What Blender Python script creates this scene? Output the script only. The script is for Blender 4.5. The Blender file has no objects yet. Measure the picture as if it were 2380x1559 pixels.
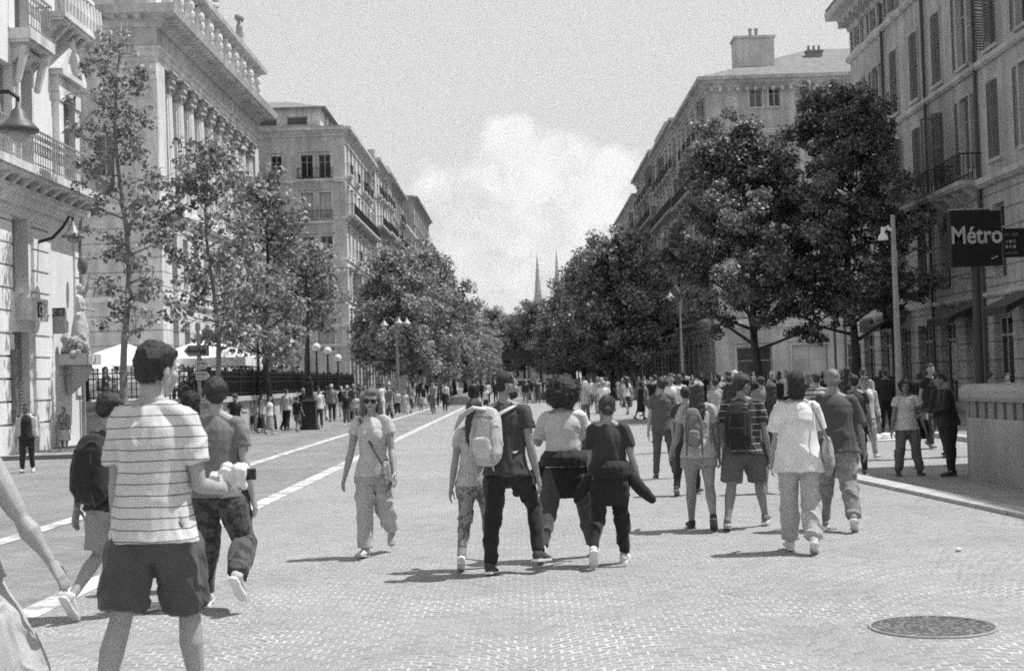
import bpy, math, random
import numpy as np
from mathutils import Vector, Matrix
random.seed(7); RN = np.random.RandomState(11)
S = bpy.context.scene; C = S.collection
PI = math.pi; rad = math.radians
# ---------------------------------------------------------------- camera geometry (50 mm, slight roll)
F_ = 3305.; CX_, CY_ = 1190., 779.5
def _n(v): return v/np.linalg.norm(v)
_Y = _n(np.array([(1215-CX_)/F_, -(882-CY_)/F_, -1.]))
_r = rad(1.75)
_Z = np.array([-math.sin(_r), math.cos(_r), 0]); _Z = _n(_Z-_Y*_Z.dot(_Y))
_X = np.cross(_Y, _Z)
RM = np.array([_X, _Y, _Z]); EYE = np.array([0, 0, 1.7])
def ray(u, v): return RM@np.array([(u-CX_)/F_, -(v-CY_)/F_, -1.])
def atD(u, v, D): d = ray(u, v); return Vector(EYE+d*(D/d[1]))
def atX(u, v, X): d = ray(u, v); return Vector(EYE+d*(X/d[0]))
def gnd(u, v, z=0.): d = ray(u, v); return Vector(EYE+d*((z-1.7)/d[2]))
cam = bpy.data.objects.new('camera', bpy.data.cameras.new('camera')); C.objects.link(cam)
cam.matrix_world = Matrix.Translation(Vector(EYE)) @ Matrix([list(r) for r in RM]).to_4x4()
cam.data.lens = 50.0; cam.data.sensor_width = 36.0*2380/2380; cam.data.clip_end = 5000; cam.data.clip_start = .1
cam.data.dof.use_dof = True; cam.data.dof.focus_distance = 17; cam.data.dof.aperture_fstop = 4.5
S.camera = cam
# ---------------------------------------------------------------- materials (the photograph is black and white)
MATS = {}
def newmat(name):
    m = bpy.data.materials.new(name); m.use_nodes = True
    nt = m.node_tree; b = nt.nodes['Principled BSDF']
    return m, nt, b
def N(nt, t, **k):
    n = nt.nodes.new(t)
    for a, v in k.items():
        if a.startswith('i_'):
            key = a[2:]; key = int(key) if key.isdigit() else key.replace('_', ' ')
            n.inputs[key].default_value = v
        else: setattr(n, a, v)
    return n
def ramp(nt, src, stops):
    r = N(nt, 'ShaderNodeValToRGB'); e = r.color_ramp.elements
    while len(e) < len(stops): e.new(.5)
    for x, (p, c) in zip(e, stops): x.position = p; x.color = (c, c, c, 1)
    nt.links.new(src, r.inputs[0]); return r.outputs[0]
def mmath(nt, op, a, b=None):
    n = N(nt, 'ShaderNodeMath', operation=op)
    for i, x in enumerate((a, b)):
        if x is None: continue
        if isinstance(x, (int, float)): n.inputs[i].default_value = x
        else: nt.links.new(x, n.inputs[i])
    return n.outputs[0]
def mix(nt, fac, a, b, mode='MIX'):
    n = N(nt, 'ShaderNodeMix', data_type='RGBA', blend_type=mode)
    for i, x in ((0, fac), (6, a), (7, b)):
        if isinstance(x, (int, float)): n.inputs[i].default_value = x if i == 0 else (x, x, x, 1)
        else: nt.links.new(x, n.inputs[i])
    return n.outputs[2]
def noise(nt, scale, detail=4, rough=.6, vec=None):
    n = N(nt, 'ShaderNodeTexNoise'); n.inputs['Scale'].default_value = scale; n.inputs['Detail'].default_value = detail
    n.inputs['Roughness'].default_value = rough
    if vec is not None: nt.links.new(vec, n.inputs['Vector'])
    return n.outputs['Fac']
def objco(nt, sc=None):
    t = N(nt, 'ShaderNodeTexCoord').outputs['Object']
    if sc:
        m = N(nt, 'ShaderNodeMapping'); m.inputs['Scale'].default_value = sc; nt.links.new(t, m.inputs[0]); t = m.outputs[0]
    return t
def bump(nt, b, h, strength=.3, dist=.01):
    n = N(nt, 'ShaderNodeBump'); n.inputs['Strength'].default_value = strength; n.inputs['Distance'].default_value = dist
    nt.links.new(h, n.inputs['Height']); nt.links.new(n.outputs[0], b.inputs['Normal'])
def speck(nt, base, amp=.75):
    # white noise scaled into the base colour as film grain, far below a millimetre
    w = N(nt, 'ShaderNodeTexWhiteNoise', noise_dimensions='3D'); v = N(nt, 'ShaderNodeVectorMath', operation='SCALE'); v.inputs['Scale'].default_value = 4000.
    nt.links.new(N(nt, 'ShaderNodeNewGeometry').outputs['Position'], v.inputs[0]); nt.links.new(v.outputs[0], w.inputs['Vector'])
    f = mmath(nt, 'ADD', mmath(nt, 'MULTIPLY', mmath(nt, 'GREATER_THAN', w.outputs['Value'], .5), 2*amp), 1-amp)
    n = N(nt, 'ShaderNodeVectorMath', operation='SCALE')
    if isinstance(base, (int, float)): n.inputs[0].default_value = (base,)*3
    else: nt.links.new(base, n.inputs[0])
    nt.links.new(f, n.inputs['Scale']); return n.outputs[0]
def plain(g, rough=.6, var=.25, scale=3., metal=0., bmp=.15, kind='plain'):
    key = (kind, round(g, 3), rough, var, scale, metal, bmp)
    if key in MATS: return MATS[key]
    m, nt, b = newmat('%s_%03d' % (kind, round(g*1000)))
    co = objco(nt); f = noise(nt, scale, 6, .65, co)
    nt.links.new(speck(nt, ramp(nt, f, [(.25, g*(1-var)), (.75, min(.95, g*(1+var)))]), min(.7, .9/g-1) if g > .5 else .7), b.inputs['Base Color'])
    b.inputs['Roughness'].default_value = rough; b.inputs['Metallic'].default_value = metal
    if bmp: bump(nt, b, noise(nt, scale*9, 3, .6, co), bmp, .01)
    MATS[key] = m; return m
def stone(g, courses=0., var=.2, stain=.5, streak=True):
    key = ('stone', g, courses, var, stain)
    if key in MATS: return MATS[key]
    m, nt, b = newmat('stone_%03d' % round(g*1000))
    co = objco(nt)
    base = ramp(nt, noise(nt, .55, 7, .65, co), [(.3, g*(1-var)), (.7, g*(1+var))])
    st = noise(nt, 1.6, 5, .6, objco(nt, (1, 1, .12)))       # rain streaks run down the wall
    base = mix(nt, stain, base, ramp(nt, st, [(.38, .45), (.62, 1.)]), 'MULTIPLY')
    base = mix(nt, .35, base, ramp(nt, noise(nt, 14, 3, .7, co), [(.3, .7), (.7, 1.)]), 'MULTIPLY')
    if courses:
        sp = N(nt, 'ShaderNodeSeparateXYZ'); nt.links.new(N(nt, 'ShaderNodeNewGeometry').outputs['Position'], sp.inputs[0])
        fr = mmath(nt, 'FRACT', mmath(nt, 'DIVIDE', sp.outputs['Z'], courses))
        d = ramp(nt, fr, [(0., .45), (.06, .5), (.09, 1.), (1., 1.)])
        base = mix(nt, 1., base, d, 'MULTIPLY')
        bump(nt, b, d, .6, .03)
    else:
        bump(nt, b, noise(nt, 20, 4, .7, co), .25, .02)
    nt.links.new(speck(nt, base, .6 if g < .6 else .25), b.inputs['Base Color']); b.inputs['Roughness'].default_value = .85
    MATS[key] = m; return m
def cloth(g, stripes=None, pat=0, rough=.85):
    key = ('cloth', round(g, 3), stripes, pat)
    if key in MATS: return MATS[key]
    m, nt, b = newmat('cloth_%03d' % round(g*1000))
    co = objco(nt)
    base = ramp(nt, noise(nt, 6, 4, .6, co), [(.3, g*.85), (.7, g*1.12)])
    if stripes:
        sp = N(nt, 'ShaderNodeSeparateXYZ'); nt.links.new(co, sp.inputs[0])
        z = mmath(nt, 'ADD', sp.outputs['Z'], mmath(nt, 'MULTIPLY', noise(nt, 5, 2, .5, co), .02))
        fr = mmath(nt, 'FRACT', mmath(nt, 'DIVIDE', z, stripes[0]))
        mk = mmath(nt, 'LESS_THAN', fr, stripes[1])
        base = mix(nt, mk, base, stripes[2])
    if pat:
        pv = ramp(nt, noise(nt, 16, 3, .6, co), [(.45, 0), (.52, 1)])
        base = mix(nt, mmath(nt, 'MULTIPLY', pv, pat), base, .5 if g < .3 else .08)
    nt.links.new(speck(nt, base, .7 if g < .55 else .3), b.inputs['Base Color']); b.inputs['Roughness'].default_value = rough
    b.inputs['Sheen Weight'].default_value = .15
    h = mmath(nt, 'ADD', noise(nt, 9, 3, .5, objco(nt, (1, 1, .5))), mmath(nt, 'MULTIPLY', noise(nt, 120, 2, .5, co), .15))
    bump(nt, b, h, .45, .02)
    MATS[key] = m; return m
def skin(g):
    return plain(g, .55, .12, 12., 0., .1, 'skin')
def hairm(g):
    key = ('hair', g)
    if key in MATS: return MATS[key]
    m, nt, b = newmat('hair_%03d' % round(g*1000))
    co = objco(nt, (60, 60, 14))
    f = noise(nt, 1., 4, .7, co)
    nt.links.new(ramp(nt, f, [(.3, g*.5), (.75, g*1.9)]), b.inputs['Base Color']); b.inputs['Roughness'].default_value = .5
    bump(nt, b, f, .8, .02)
    MATS[key] = m; return m
METAL = plain(.02, .45, .3, 6., 0., .1, 'dark_iron')
GREYMETAL = plain(.22, .45, .2, 6., .3, .05, 'grey_metal')
LAMPMET = plain(.09, .5, .3, 8., 0., .05, 'lamp_metal')
WHITE = plain(.75, .6, .08, 3., 0., .1, 'white_paint')
GLOBE = plain(.7, .25, .05, 3., 0., 0, 'opal_glass')
SHUT = plain(.2, .7, .25, 4., 0., .3, 'shutter_wood')
FRAME = plain(.42, .6, .2, 4., 0., .1, 'window_frame')
def glassm(g=.03):
    key = ('glass', g)
    if key in MATS: return MATS[key]
    m, nt, b = newmat('window_glass_%03d' % round(g*1000))
    nt.links.new(ramp(nt, noise(nt, .7, 3, .5, N(nt, 'ShaderNodeNewGeometry').outputs['Position']), [(.3, g*(.4 if g < .1 else .8)), (.7, g*(2. if g < .1 else 1.2))]), b.inputs['Base Color'])
    b.inputs['Roughness'].default_value = .12; b.inputs['IOR'].default_value = 1.5
    MATS[key] = m; return m
GLASS = glassm()
ROOF = None
def roofm():
    global ROOF
    if ROOF: return ROOF
    m, nt, b = newmat('clay_tiles')
    w = N(nt, 'ShaderNodeTexWave'); w.inputs['Scale'].default_value = 1.6; w.inputs['Distortion'].default_value = .6
    nt.links.new(objco(nt), w.inputs[0])
    base = mix(nt, .6, ramp(nt, noise(nt, 2.5, 5, .6, objco(nt)), [(.3, .2), (.7, .42)]), w.outputs[0], 'MULTIPLY')
    nt.links.new(base, b.inputs['Base Color']); bump(nt, b, w.outputs[1], .6, .05); b.inputs['Roughness'].default_value = .9
    ROOF = m; return m
# ---------------------------------------------------------------- mesh helpers
class MB:
    def __init__(s): s.v = []; s.f = []
    def add(s, vs, fs):
        k = len(s.v); s.v += [tuple(v) for v in vs]; s.f += [tuple(i+k for i in f) for f in fs]
    def box(s, a, b):
        (x0, y0, z0), (x1, y1, z1) = a, b
        s.add([(x, y, z) for x in (x0, x1) for y in (y0, y1) for z in (z0, z1)],
              [(0, 1, 3, 2), (4, 6, 7, 5), (0, 4, 5, 1), (2, 3, 7, 6), (0, 2, 6, 4), (1, 5, 7, 3)])
    def tube(s, pts, rs, n=10, ref=(1, 0, 0), cap='round', sq=1.):
        pts = [Vector(p) for p in pts]; rs = [(r, r) if not isinstance(r, (tuple, list)) else tuple(r) for r in rs]
        if cap == 'round':
            t0 = (pts[0]-pts[1]).normalized(); t1 = (pts[-1]-pts[-2]).normalized()
            a, b = min(rs[0]), min(rs[-1])
            pts = [pts[0]+t0*a*.8, pts[0]+t0*a*.45]+pts+[pts[-1]+t1*b*.45, pts[-1]+t1*b*.8]
            rs = [tuple(x*.35 for x in rs[0]), tuple(x*.8 for x in rs[0])]+rs+[tuple(x*.8 for x in rs[-1]), tuple(x*.35 for x in rs[-1])]
        ref = Vector(ref); vs = []
        m = len(pts)
        for i, p in enumerate(pts):
            t = (pts[min(i+1, m-1)]-pts[max(i-1, 0)]).normalized()
            a = ref-t*ref.dot(t)
            if a.length < .1: a = Vector((0, 1, 0))-t*t.y
            if a.length < .1: a = Vector((0, 0, 1))-t*t.z
            a.normalize(); b = t.cross(a)
            for k in range(n):
                an = 2*PI*k/n
                ca, sa = math.cos(an), math.sin(an)
                if sq != 1.: ca, sa = math.copysign(abs(ca)**sq, ca), math.copysign(abs(sa)**sq, sa)
                vs.append(p+a*(ca*rs[i][0])+b*(sa*rs[i][1]))
        fs = [(i*n+k, i*n+(k+1) % n, (i+1)*n+(k+1) % n, (i+1)*n+k) for i in range(m-1) for k in range(n)]
        fs += [tuple(range(n))[::-1], tuple((m-1)*n+k for k in range(n))]
        s.add(vs, fs)
    def ell(s, c, r, R=None, nu=14, nv=9):
        c = Vector(c); vs = []; r = (r, r, r) if not isinstance(r, (tuple, list)) else r
        for j in range(1, nv):
            ph = PI*j/nv
            for i in range(nu):
                th = 2*PI*i/nu
                p = Vector((math.sin(ph)*math.cos(th)*r[0], math.sin(ph)*math.sin(th)*r[1], math.cos(ph)*r[2]))
                vs.append(c+(R@p if R else p))
        for zz in (1, -1):
            p = Vector((0, 0, zz*r[2])); vs.append(c+(R@p if R else p))
        fs = [(j*nu+i, (j+1)*nu+i, (j+1)*nu+(i+1) % nu, j*nu+(i+1) % nu) for j in range(nv-2) for i in range(nu)]
        T, B = len(vs)-2, len(vs)-1
        fs += [(T, i, (i+1) % nu) for i in range(nu)]+[(B, (nv-2)*nu+(i+1) % nu, (nv-2)*nu+i) for i in range(nu)]
        s.add(vs, fs)
    def lathe(s, prof, n=16, c=(0, 0, 0)):
        cx, cy, cz = c; m = len(prof)
        s.add([(cx+r*math.cos(2*PI*k/n), cy+r*math.sin(2*PI*k/n), cz+z) for r, z in prof for k in range(n)],
              [(i*n+k, i*n+(k+1) % n, (i+1)*n+(k+1) % n, (i+1)*n+k) for i in range(m-1) for k in range(n)] +
              [tuple(range(n))[::-1], tuple((m-1)*n+k for k in range(n))])
    def mesh(s, name, smooth=False):
        me = bpy.data.meshes.new(name); me.from_pydata(s.v, [], s.f); me.update()
        if smooth: me.polygons.foreach_set('use_smooth', [True]*len(me.polygons))
        return me
def link(name, me, m=None, parent=None):
    if isinstance(me, MB): me = me.mesh(name)
    o = bpy.data.objects.new(name, me); C.objects.link(o)
    if m is not None and not me.materials: me.materials.append(m)
    if parent: o.parent = parent
    return o
def tag(o, label=None, cat=None, group=None, kind=None):
    if label: o['label'] = label
    if cat: o['category'] = cat
    if group: o['group'] = group
    if kind: o['kind'] = kind
    return o
def thing(name, label, cat, loc=(0, 0, 0), rz=0., group=None):
    o = bpy.data.objects.new(name, None); C.objects.link(o); o.location = loc; o.rotation_euler = (0, 0, rz); o.empty_display_size = .3
    return tag(o, label, cat, group)
def kids(o): return [c for c in list(C.objects) if c.parent == o]
def dup(root, loc=None, rz=None, label=None, group=None, scale=None):
    def cp(o, par):
        c = o.copy(); C.objects.link(c); c.parent = par
        for ch in KID.get(o.name, ()): cp(ch, c)
        return c
    r = cp(root, None)
    if loc is not None: r.location = loc
    if rz is not None: r.rotation_euler[2] = rz
    if label: r['label'] = label
    if group: r['group'] = group
    if scale: r.scale = (scale,)*3 if not isinstance(scale, tuple) else scale
    return r
KID = {}
def index_kids(*roots):
    want = set()
    for o in C.objects:
        if o.parent: KID.setdefault(o.parent.name, [])
    for o in C.objects:
        if o.parent and o not in KID[o.parent.name]: KID[o.parent.name].append(o)
def wnoise(co, freq, seed):
    r = np.random.RandomState(seed); out = np.zeros(len(co))
    w = co+.35/freq*np.sin(co[:, [1, 2, 0]]*freq*1.7+r.rand(3)*6)
    for k in range(7):
        d = r.randn(3); d /= np.linalg.norm(d); d[2] *= .55
        out += np.sin(w@d*freq*(1+.25*k)+r.rand()*6.28)/(1+.25*k)
    return out/3.
def bake(mb, vox, sm=2, wr=0., fr=28., seed=1, name='m'):
    me = mb.mesh('tmp'); o = bpy.data.objects.new('tmp', me); C.objects.link(o)
    r = o.modifiers.new('r', 'REMESH'); r.mode = 'VOXEL'; r.voxel_size = vox
    if sm:
        s2 = o.modifiers.new('s', 'SMOOTH'); s2.factor = .5; s2.iterations = sm
    dg = bpy.context.evaluated_depsgraph_get(); dg.update()
    out = bpy.data.meshes.new_from_object(o.evaluated_get(dg)); out.name = name
    bpy.data.objects.remove(o); bpy.data.meshes.remove(me)
    n = len(out.vertices)
    if wr and n:
        co = np.empty(n*3); out.vertices.foreach_get('co', co); co = co.reshape(-1, 3)
        no = np.empty(n*3); out.vertices.foreach_get('normal', no); no = no.reshape(-1, 3)
        a = wnoise(co, fr, seed); b_ = wnoise(co, fr*.55, seed+40); a = np.maximum(0, 1-np.abs(a)*2.4)**1.4*(.35+.65*(b_ > -.1))+.35*b_
        co = co+no*(a[:, None]*wr); out.vertices.foreach_set('co', co.ravel()); out.update()
    out.polygons.foreach_set('use_smooth', [True]*len(out.polygons))
    return out
SKW=(.75,.25); SKK=2.6; SKMAX=6.0; CLD=8.2
# ================================================================ PEOPLE
def Rx(a): return Matrix.Rotation(rad(a), 3, 'X')
def Ry(a): return Matrix.Rotation(rad(a), 3, 'Y')
def Rz(a): return Matrix.Rotation(rad(a), 3, 'Z')
def rig(H, w, sex, p):
    J = {}; J['P'] = P = Vector((0, 0, .53*H))
    up = Rz(p.get('twist', 0)) @ Rx(-p.get('lean', 2)) @ Ry(p.get('side', 0)); J['up'] = up
    T = lambda x, y, z: P+up@Vector((x*H, y*H, z*H)); J['T'] = T
    sw = (.104 if sex == 'm' else .092)*w
    hd = up @ Rz(-p.get('hyaw', 0)) @ Rx(-p.get('hpit', 0)); J['hd'] = hd
    J['neck'] = T(0, -.006, .30); J['head'] = J['neck']+hd@Vector((0, .008*H, .098*H))
    for s, k in ((-1, 'L'), (1, 'R')):
        a = p.get('leg'+k, (0, 0, 2)); hf, kn, ab = a[:3]; fp = a[3] if len(a) > 3 else None
        hip = P+Vector((s*.052*H*w, 0, -.01*H))
        R = Ry(-s*ab) @ Rx(hf)
        th = hip+R@Vector((0, 0, -.245*H)); R2 = R @ Rx(-kn); sh = th+R2@Vector((0, 0, -.238*H))
        if fp is None: fp = max(0, kn-hf-5) if hf < 5 else -8
        FR = Rz(-s*8) @ Rx(-fp)
        J['hip'+k], J['kn'+k], J['an'+k] = hip, th, sh; J['foot'+k] = FR
        f, ab, el, ro = (tuple(p.get('arm'+k, (0, 8, 12, 0)))+(0,))[:4]
        sh = T(s*sw, 0, .268)
        A = up @ Ry(-s*ab) @ Rx(f); e = sh+A@Vector((0, 0, -.175*H))
        A2 = A @ Rz(-s*ro) @ Rx(el); wv = e+A2@Vector((0, 0, -.15*H))
        J['sh'+k], J['el'+k], J['wr'+k], J['hand'+k] = sh, e, wv, A2
    lo = 9
    for k in 'LR':
        for q in ((0, -.035, -.04), (0, .105, -.04)):
            lo = min(lo, (J['an'+k]+J['foot'+k]@(Vector(q)*H)).z)
    J['dz'] = -lo; return J
def hand(mb, J, k, H, s, curl, lod):
    w, A = J['wr'+k], J['hand'+k]
    d = A@Vector((0, 0, -1)); n = A@Vector((-s, 0, 0)); f = A@Vector((0, 1, 0))     # palm faces the thigh, thumb forward
    mb.tube([w-d*.01, w+d*.03*H, w+d*.055*H], [(.015*H, .013*H), (.021*H, .012*H), (.023*H, .010*H)], 10, f)
    if lod > 1:
        mb.tube([w+d*.05*H, w+d*.08*H+n*.01*H, w+d*.1*H+n*.025*H], [(.021*H, .011*H), (.019*H, .01*H), (.012*H, .008*H)], 8, f)
        return
    L = (.040, .046, .043, .034)
    for i in range(4):
        b = w+d*.055*H+f*((.0165-.011*i)*H)
        q = b; dd = d.copy(); pts = [b-d*.012*H, b]
        for j, sg in enumerate((.45, .32, .23)):
            c = curl*(1+.12*i); R = Matrix.Rotation(rad(c)*(.6+.2*j), 3, -f if s < 0 else f)
            dd = R@dd
            if dd.dot(n) < 0 and j == 0: pass
            q = q+dd*L[i]*sg*H; pts.append(q)
        mb.tube(pts, [.0064*H, .0061*H, .0057*H, .0054*H, .005*H], 8, f)
    b = w+d*.012*H+f*.014*H
    mb.tube([b, b+(d*.6+f*.75+n*.2)*.024*H, b+(d*.9+f*.75+n*.35)*.042*H, b+(d*1.25+f*.6+n*.5)*.052*H], [.009*H, .0075*H, .0062*H, .005*H], 8, n)
def body_mb(J, H, w, sex, lod, curl=(18, 18)):
    mb = MB(); T = J['T']; up = J['up']; X = up@Vector((1, 0, 0))
    if sex == 'm': sec = [(-.05, .07, .045), (0, .086, .058), (.07, .078, .056), (.14, .086, .062), (.21, .096, .066), (.262, .088, .055), (.288, .05, .042)]
    else: sec = [(-.05, .072, .045), (0, .09, .06), (.075, .066, .05), (.14, .074, .056), (.21, .084, .06), (.262, .074, .05), (.286, .042, .038)]
    mb.tube([T(0, 0, z) for z, a, b in sec], [(a*H*w, b*H*w) for z, a, b in sec], 20, X)
    if sex != 'm':
        for s in (-1, 1): mb.ell(T(s*.034*w, .034, .195), (.038*H, .034*H, .040*H))
    for s, k in ((-1, 'L'), (1, 'R')):
        mb.ell(J['hip'+k]+Vector((0, -.022*H, -.01*H)), (.045*H*w, .042*H*w, .05*H))
        h, kn, an = J['hip'+k], J['kn'+k], J['an'+k]
        mid = h.lerp(kn, .5); ax = (an-kn).normalized(); back = (J['hand'+k] and Vector((0, -1, 0)))
        calf = kn.lerp(an, .32)+Vector((0, -.008*H, 0))
        mb.tube([h+Vector((0, 0, .02*H)), h.lerp(kn, .25), mid, h.lerp(kn, .85), kn, calf, kn.lerp(an, .7), an], [.054*H*w, .052*H*w, .045*H*w, .034*H*w, .031*H*w, .034*H*w, .024*H*w, .020*H], 12)
        FR = J['foot'+k]
        q = lambda y, z: an+FR@Vector((0, y*H, z*H))
        mb.tube([q(-.022, -.022), q(.01, -.012), q(.055, -.025), q(.1, -.031)], [(.019*H, .02*H), (.022*H, .024*H), (.024*H, .016*H), (.02*H, .009*H)], 10)
        sh, el, wr = J['sh'+k], J['el'+k], J['wr'+k]
        mb.ell(sh+up@Vector((-s*.004*H, 0, -.006*H)), (.031*H*w, .032*H*w, .034*H))
        mb.tube([sh+up@Vector((-s*.03*H, 0, .0)), sh, sh.lerp(el, .45), sh.lerp(el, .85), el, el.lerp(wr, .3), el.lerp(wr, .75), wr],
                [.028*H, .030*H*w, .0265*H*w, .0215*H*w, .0215*H, .0235*H*w, .0175*H, .015*H], 12)
        hand(mb, J, k, H, s, curl[0 if s < 0 else 1], lod)
    for s in (-1, 1): mb.tube([T(s*.01, -.012, .315), T(s*.045, -.01, .291), T(s*.085*w, -.006, .272)], [.022*H, .026*H, .027*H], 10)
    nk = J['neck']; hc = J['head']; R = J['hd']
    mb.tube([T(0, -.008, .27), nk, hc+R@Vector((0, -.014*H, -.045*H))], [(.045*H, .036*H), (.031*H, .032*H), (.03*H, .034*H)], 14, X)
    q = lambda x, y, z: hc+R@Vector((x*H, y*H, z*H))
    mb.ell(q(0, -.004, .015), (.0435*H, .054*H, .055*H), R, 20, 14)
    mb.ell(q(0, .017, -.023), (.034*H, .036*H, .040*H), R, 16, 10)
    mb.ell(q(0, .037, -.05), (.015*H, .013*H, .012*H), R)
    mb.tube([q(0, .048, .006), q(0, .0575, -.012), q(0, .056, -.018)], [.005*H, .0085*H, .008*H], 8)
    mb.tube([q(-.024, .042, .012), q(0, .05, .014), q(.024, .042, .012)], [.006*H]*3, 8, (0, 0, 1))
    mb.tube([q(-.011, .047, -.034), q(0, .052, -.034), q(.011, .047, -.034)], [.0045*H]*3, 8, (0, 0, 1))
    for s in (-1, 1):
        mb.ell(q(s*.045, -.004, -.008), (.005*H, .011*H, .0165*H), R)
        mb.ell(q(s*.03, .032, -.014), (.012*H, .012*H, .012*H), R)
    return mb
def top_mb(J, H, w, sex, loose=1., sleeve=.5, hem=-.05, collar=False, seg=20):
    mb = MB(); T = J['T']; X = J['up']@Vector((1, 0, 0)); e = .011*loose
    if sex == 'm': sec = [(hem, .106+.012*loose, .086), (-.01, .102+.005*loose, .08), (.06, .088+.008*loose, .068+.004*loose), (.14, .092+.003*loose, .068), (.2, .1, .07), (.243, .098, .062), (.27, .074, .052), (.29, .046, .044), (.302, .034, .036)]
    else: sec = [(hem, .106+.01*loose, .086), (-.01, .102+.004*loose, .08), (.07, .074+.01*loose, .058+.005*loose), (.14, .079+.003*loose, .063), (.2, .088, .066), (.24, .086, .058), (.267, .064, .048), (.285, .04, .04), (.296, .031, .033)]
    mb.tube([T(0, 0, z) for z, a, b in sec], [((a+e*.6)*H*w, (b+e*.8)*H*w) for z, a, b in sec], seg, X, cap='flat')
    if sex != 'm':
        for s in (-1, 1): mb.ell(T(s*.034*w, .038, .193), (.043*H, .038*H, .046*H))
    for s, k in ((-1, 'L'), (1, 'R')):
        sh, el, wr = J['sh'+k], J['el'+k], J['wr'+k]
        mb.tube([T(s*.02, -.01, .297), T(s*.055, -.008, .281), sh+J['up']@Vector((-s*.006*H, -.002*H, .001*H))], [.024*H, .029*H, .034*H*w], 12)
        if sleeve > 0:
            r0 = (.0345+.0045*loose)*H*w
            if sleeve <= 1:
                e2 = sh.lerp(el, max(.35, sleeve))
                mb.tube([sh+J['up']@Vector((-s*.03*H, 0, -.012*H)), sh+J['up']@Vector((-s*.004*H, 0, -.002*H)), sh.lerp(e2, .5), e2], [.03*H, .037*H*w, r0*.98, r0*(.9+.09*loose)], 14, cap='flat')
            else:
                e2 = el.lerp(wr, min(.97, sleeve-1))
                mb.tube([sh+J['up']@Vector((-s*.035*H, 0, 0)), sh, sh.lerp(el, .5), el, el.lerp(e2, .5), e2], [.036*H, r0, r0*.85, r0*.8, r0*.72, r0*.62], 14, cap='flat')
    return mb
def legs_mb(J, H, w, kind, fit=1.):
    mb = MB(); P = J['P']
    top = .045
    mb.tube([P+Vector((0, 0, z*H)) for z in (top, .02, -.03, -.06)], [(.086*H*w, .064*H*w), (.092*H*w, .069*H*w), (.097*H*w, .074*H*w), (.09*H*w, .07*H*w)], 20, cap='flat')
    mb.ell(P+Vector((0, 0, -.065*H)), (.055*H, .064*H, .042*H))
    t = {'trousers': 1.93, 'jeans': 1.95, 'leggings': 1.9, 'shorts': .9, 'mini': .45, 'cropped': 1.6, 'wide': 1.95}[kind]
    for s, k in ((-1, 'L'), (1, 'R')):
        h, kn, an = J['hip'+k], J['kn'+k], J['an'+k]
        mb.ell(h+Vector((0, -.022*H, -.012*H)), (.049*H*w, .047*H*w, .054*H))
        r = [.062, .060, .054, .045, .043, .041, .036, .033]
        if kind == 'leggings': r = [.057, .055, .048, .037, .035, .0365, .027, .023]
        if kind == 'jeans': r = [.06, .058, .05, .041, .039, .037, .031, .029]
        if kind == 'wide': r = [.063, .063, .06, .056, .056, .056, .054, .053]
        if kind in ('shorts', 'mini'): r = [.062, .063, .062, .059, .058, .05, .05, .05]
        r = [x*H*w*fit for x in r]; r[0] = min(r[0], .054*H*w)
        pts = [h+Vector((0, 0, .02*H)), h.lerp(kn, .25), h.lerp(kn, .5), h.lerp(kn, .85), kn, kn.lerp(an, .32)+Vector((0, -.006*H, 0)), kn.lerp(an, .7), an]
        pos = [0, .25, .5, .85, 1, 1.32, 1.7, 2]
        pp, rr = [], []
        for a, b, c in zip(pts, r, pos):
            if c < t-.01: pp.append(a); rr.append(b)
        e = h.lerp(kn, t) if t <= 1 else kn.lerp(an, t-1)
        pp.append(e); rr.append(np.interp(t, pos, r)*1.02)
        mb.tube(pp, rr, 14, cap='flat')
    return mb
def skirt_mb(J, H, w, z1, flare=1., sway=0.):
    mb = MB(); P = J['P']; zs = [.05, .02, -.03, -.09, -.16, z1]
    b = .1*w; rs = [.08*w, .09*w, b, b+.008*flare, b+.02*flare, b+.04*flare]
    mid = (J['knL']+J['knR'])*.5
    pts = [P+Vector((sway*max(0, -z)*H*4*.25, (mid.y-P.y)*max(0, -z)/.25*.6, z*H)) for z in zs]
    mb.tube(pts, [(r*H, r*.78*H) for r in rs], 24, cap='flat')
    return mb
def shoe_parts(par, J, k, H, lod, g, gs, dz):
    an, FR = J['an'+k], J['foot'+k]; q = lambda x, y, z: an+FR@Vector((x*H, y*H, z*H))+Vector((0, 0, dz))
    mb = MB()
    mb.tube([q(0, -.028, -.012), q(0, -.005, -.006), q(0, .03, -.018), q(0, .07, -.026), q(0, .104, -.031)], [(.021*H, .024*H), (.0235*H, .027*H), (.025*H, .02*H), (.026*H, .0135*H), (.021*H, .0085*H)], 14)
    mb.tube([q(0, -.01, .012), q(0, -.006, -.01)], [.0235*H, .024*H], 12, cap='flat')
    so = MB(); vs = []; out = [(-.02, -.045), (-.024, -.02), (-.021, .02), (-.0265, .07), (-.02, .1), (0, .116), (.02, .1), (.0265, .07), (.021, .02), (.024, -.02), (.02, -.045), (0, -.052)]
    for z in (-.030, -.041):
        vs += [q(x, y, z) for x, y in out]
    n = len(out); so.add(vs, [(i, (i+1) % n, n+(i+1) % n, n+i) for i in range(n)]+[tuple(range(n))[::-1], tuple(range(n, 2*n))])
    me = mb.mesh('shoe', True); sh = link('shoe', me, cloth(g), par); link('sole', so, plain(gs, .7, .1, 5, 0, 0, 'rubber'), sh)
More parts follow.
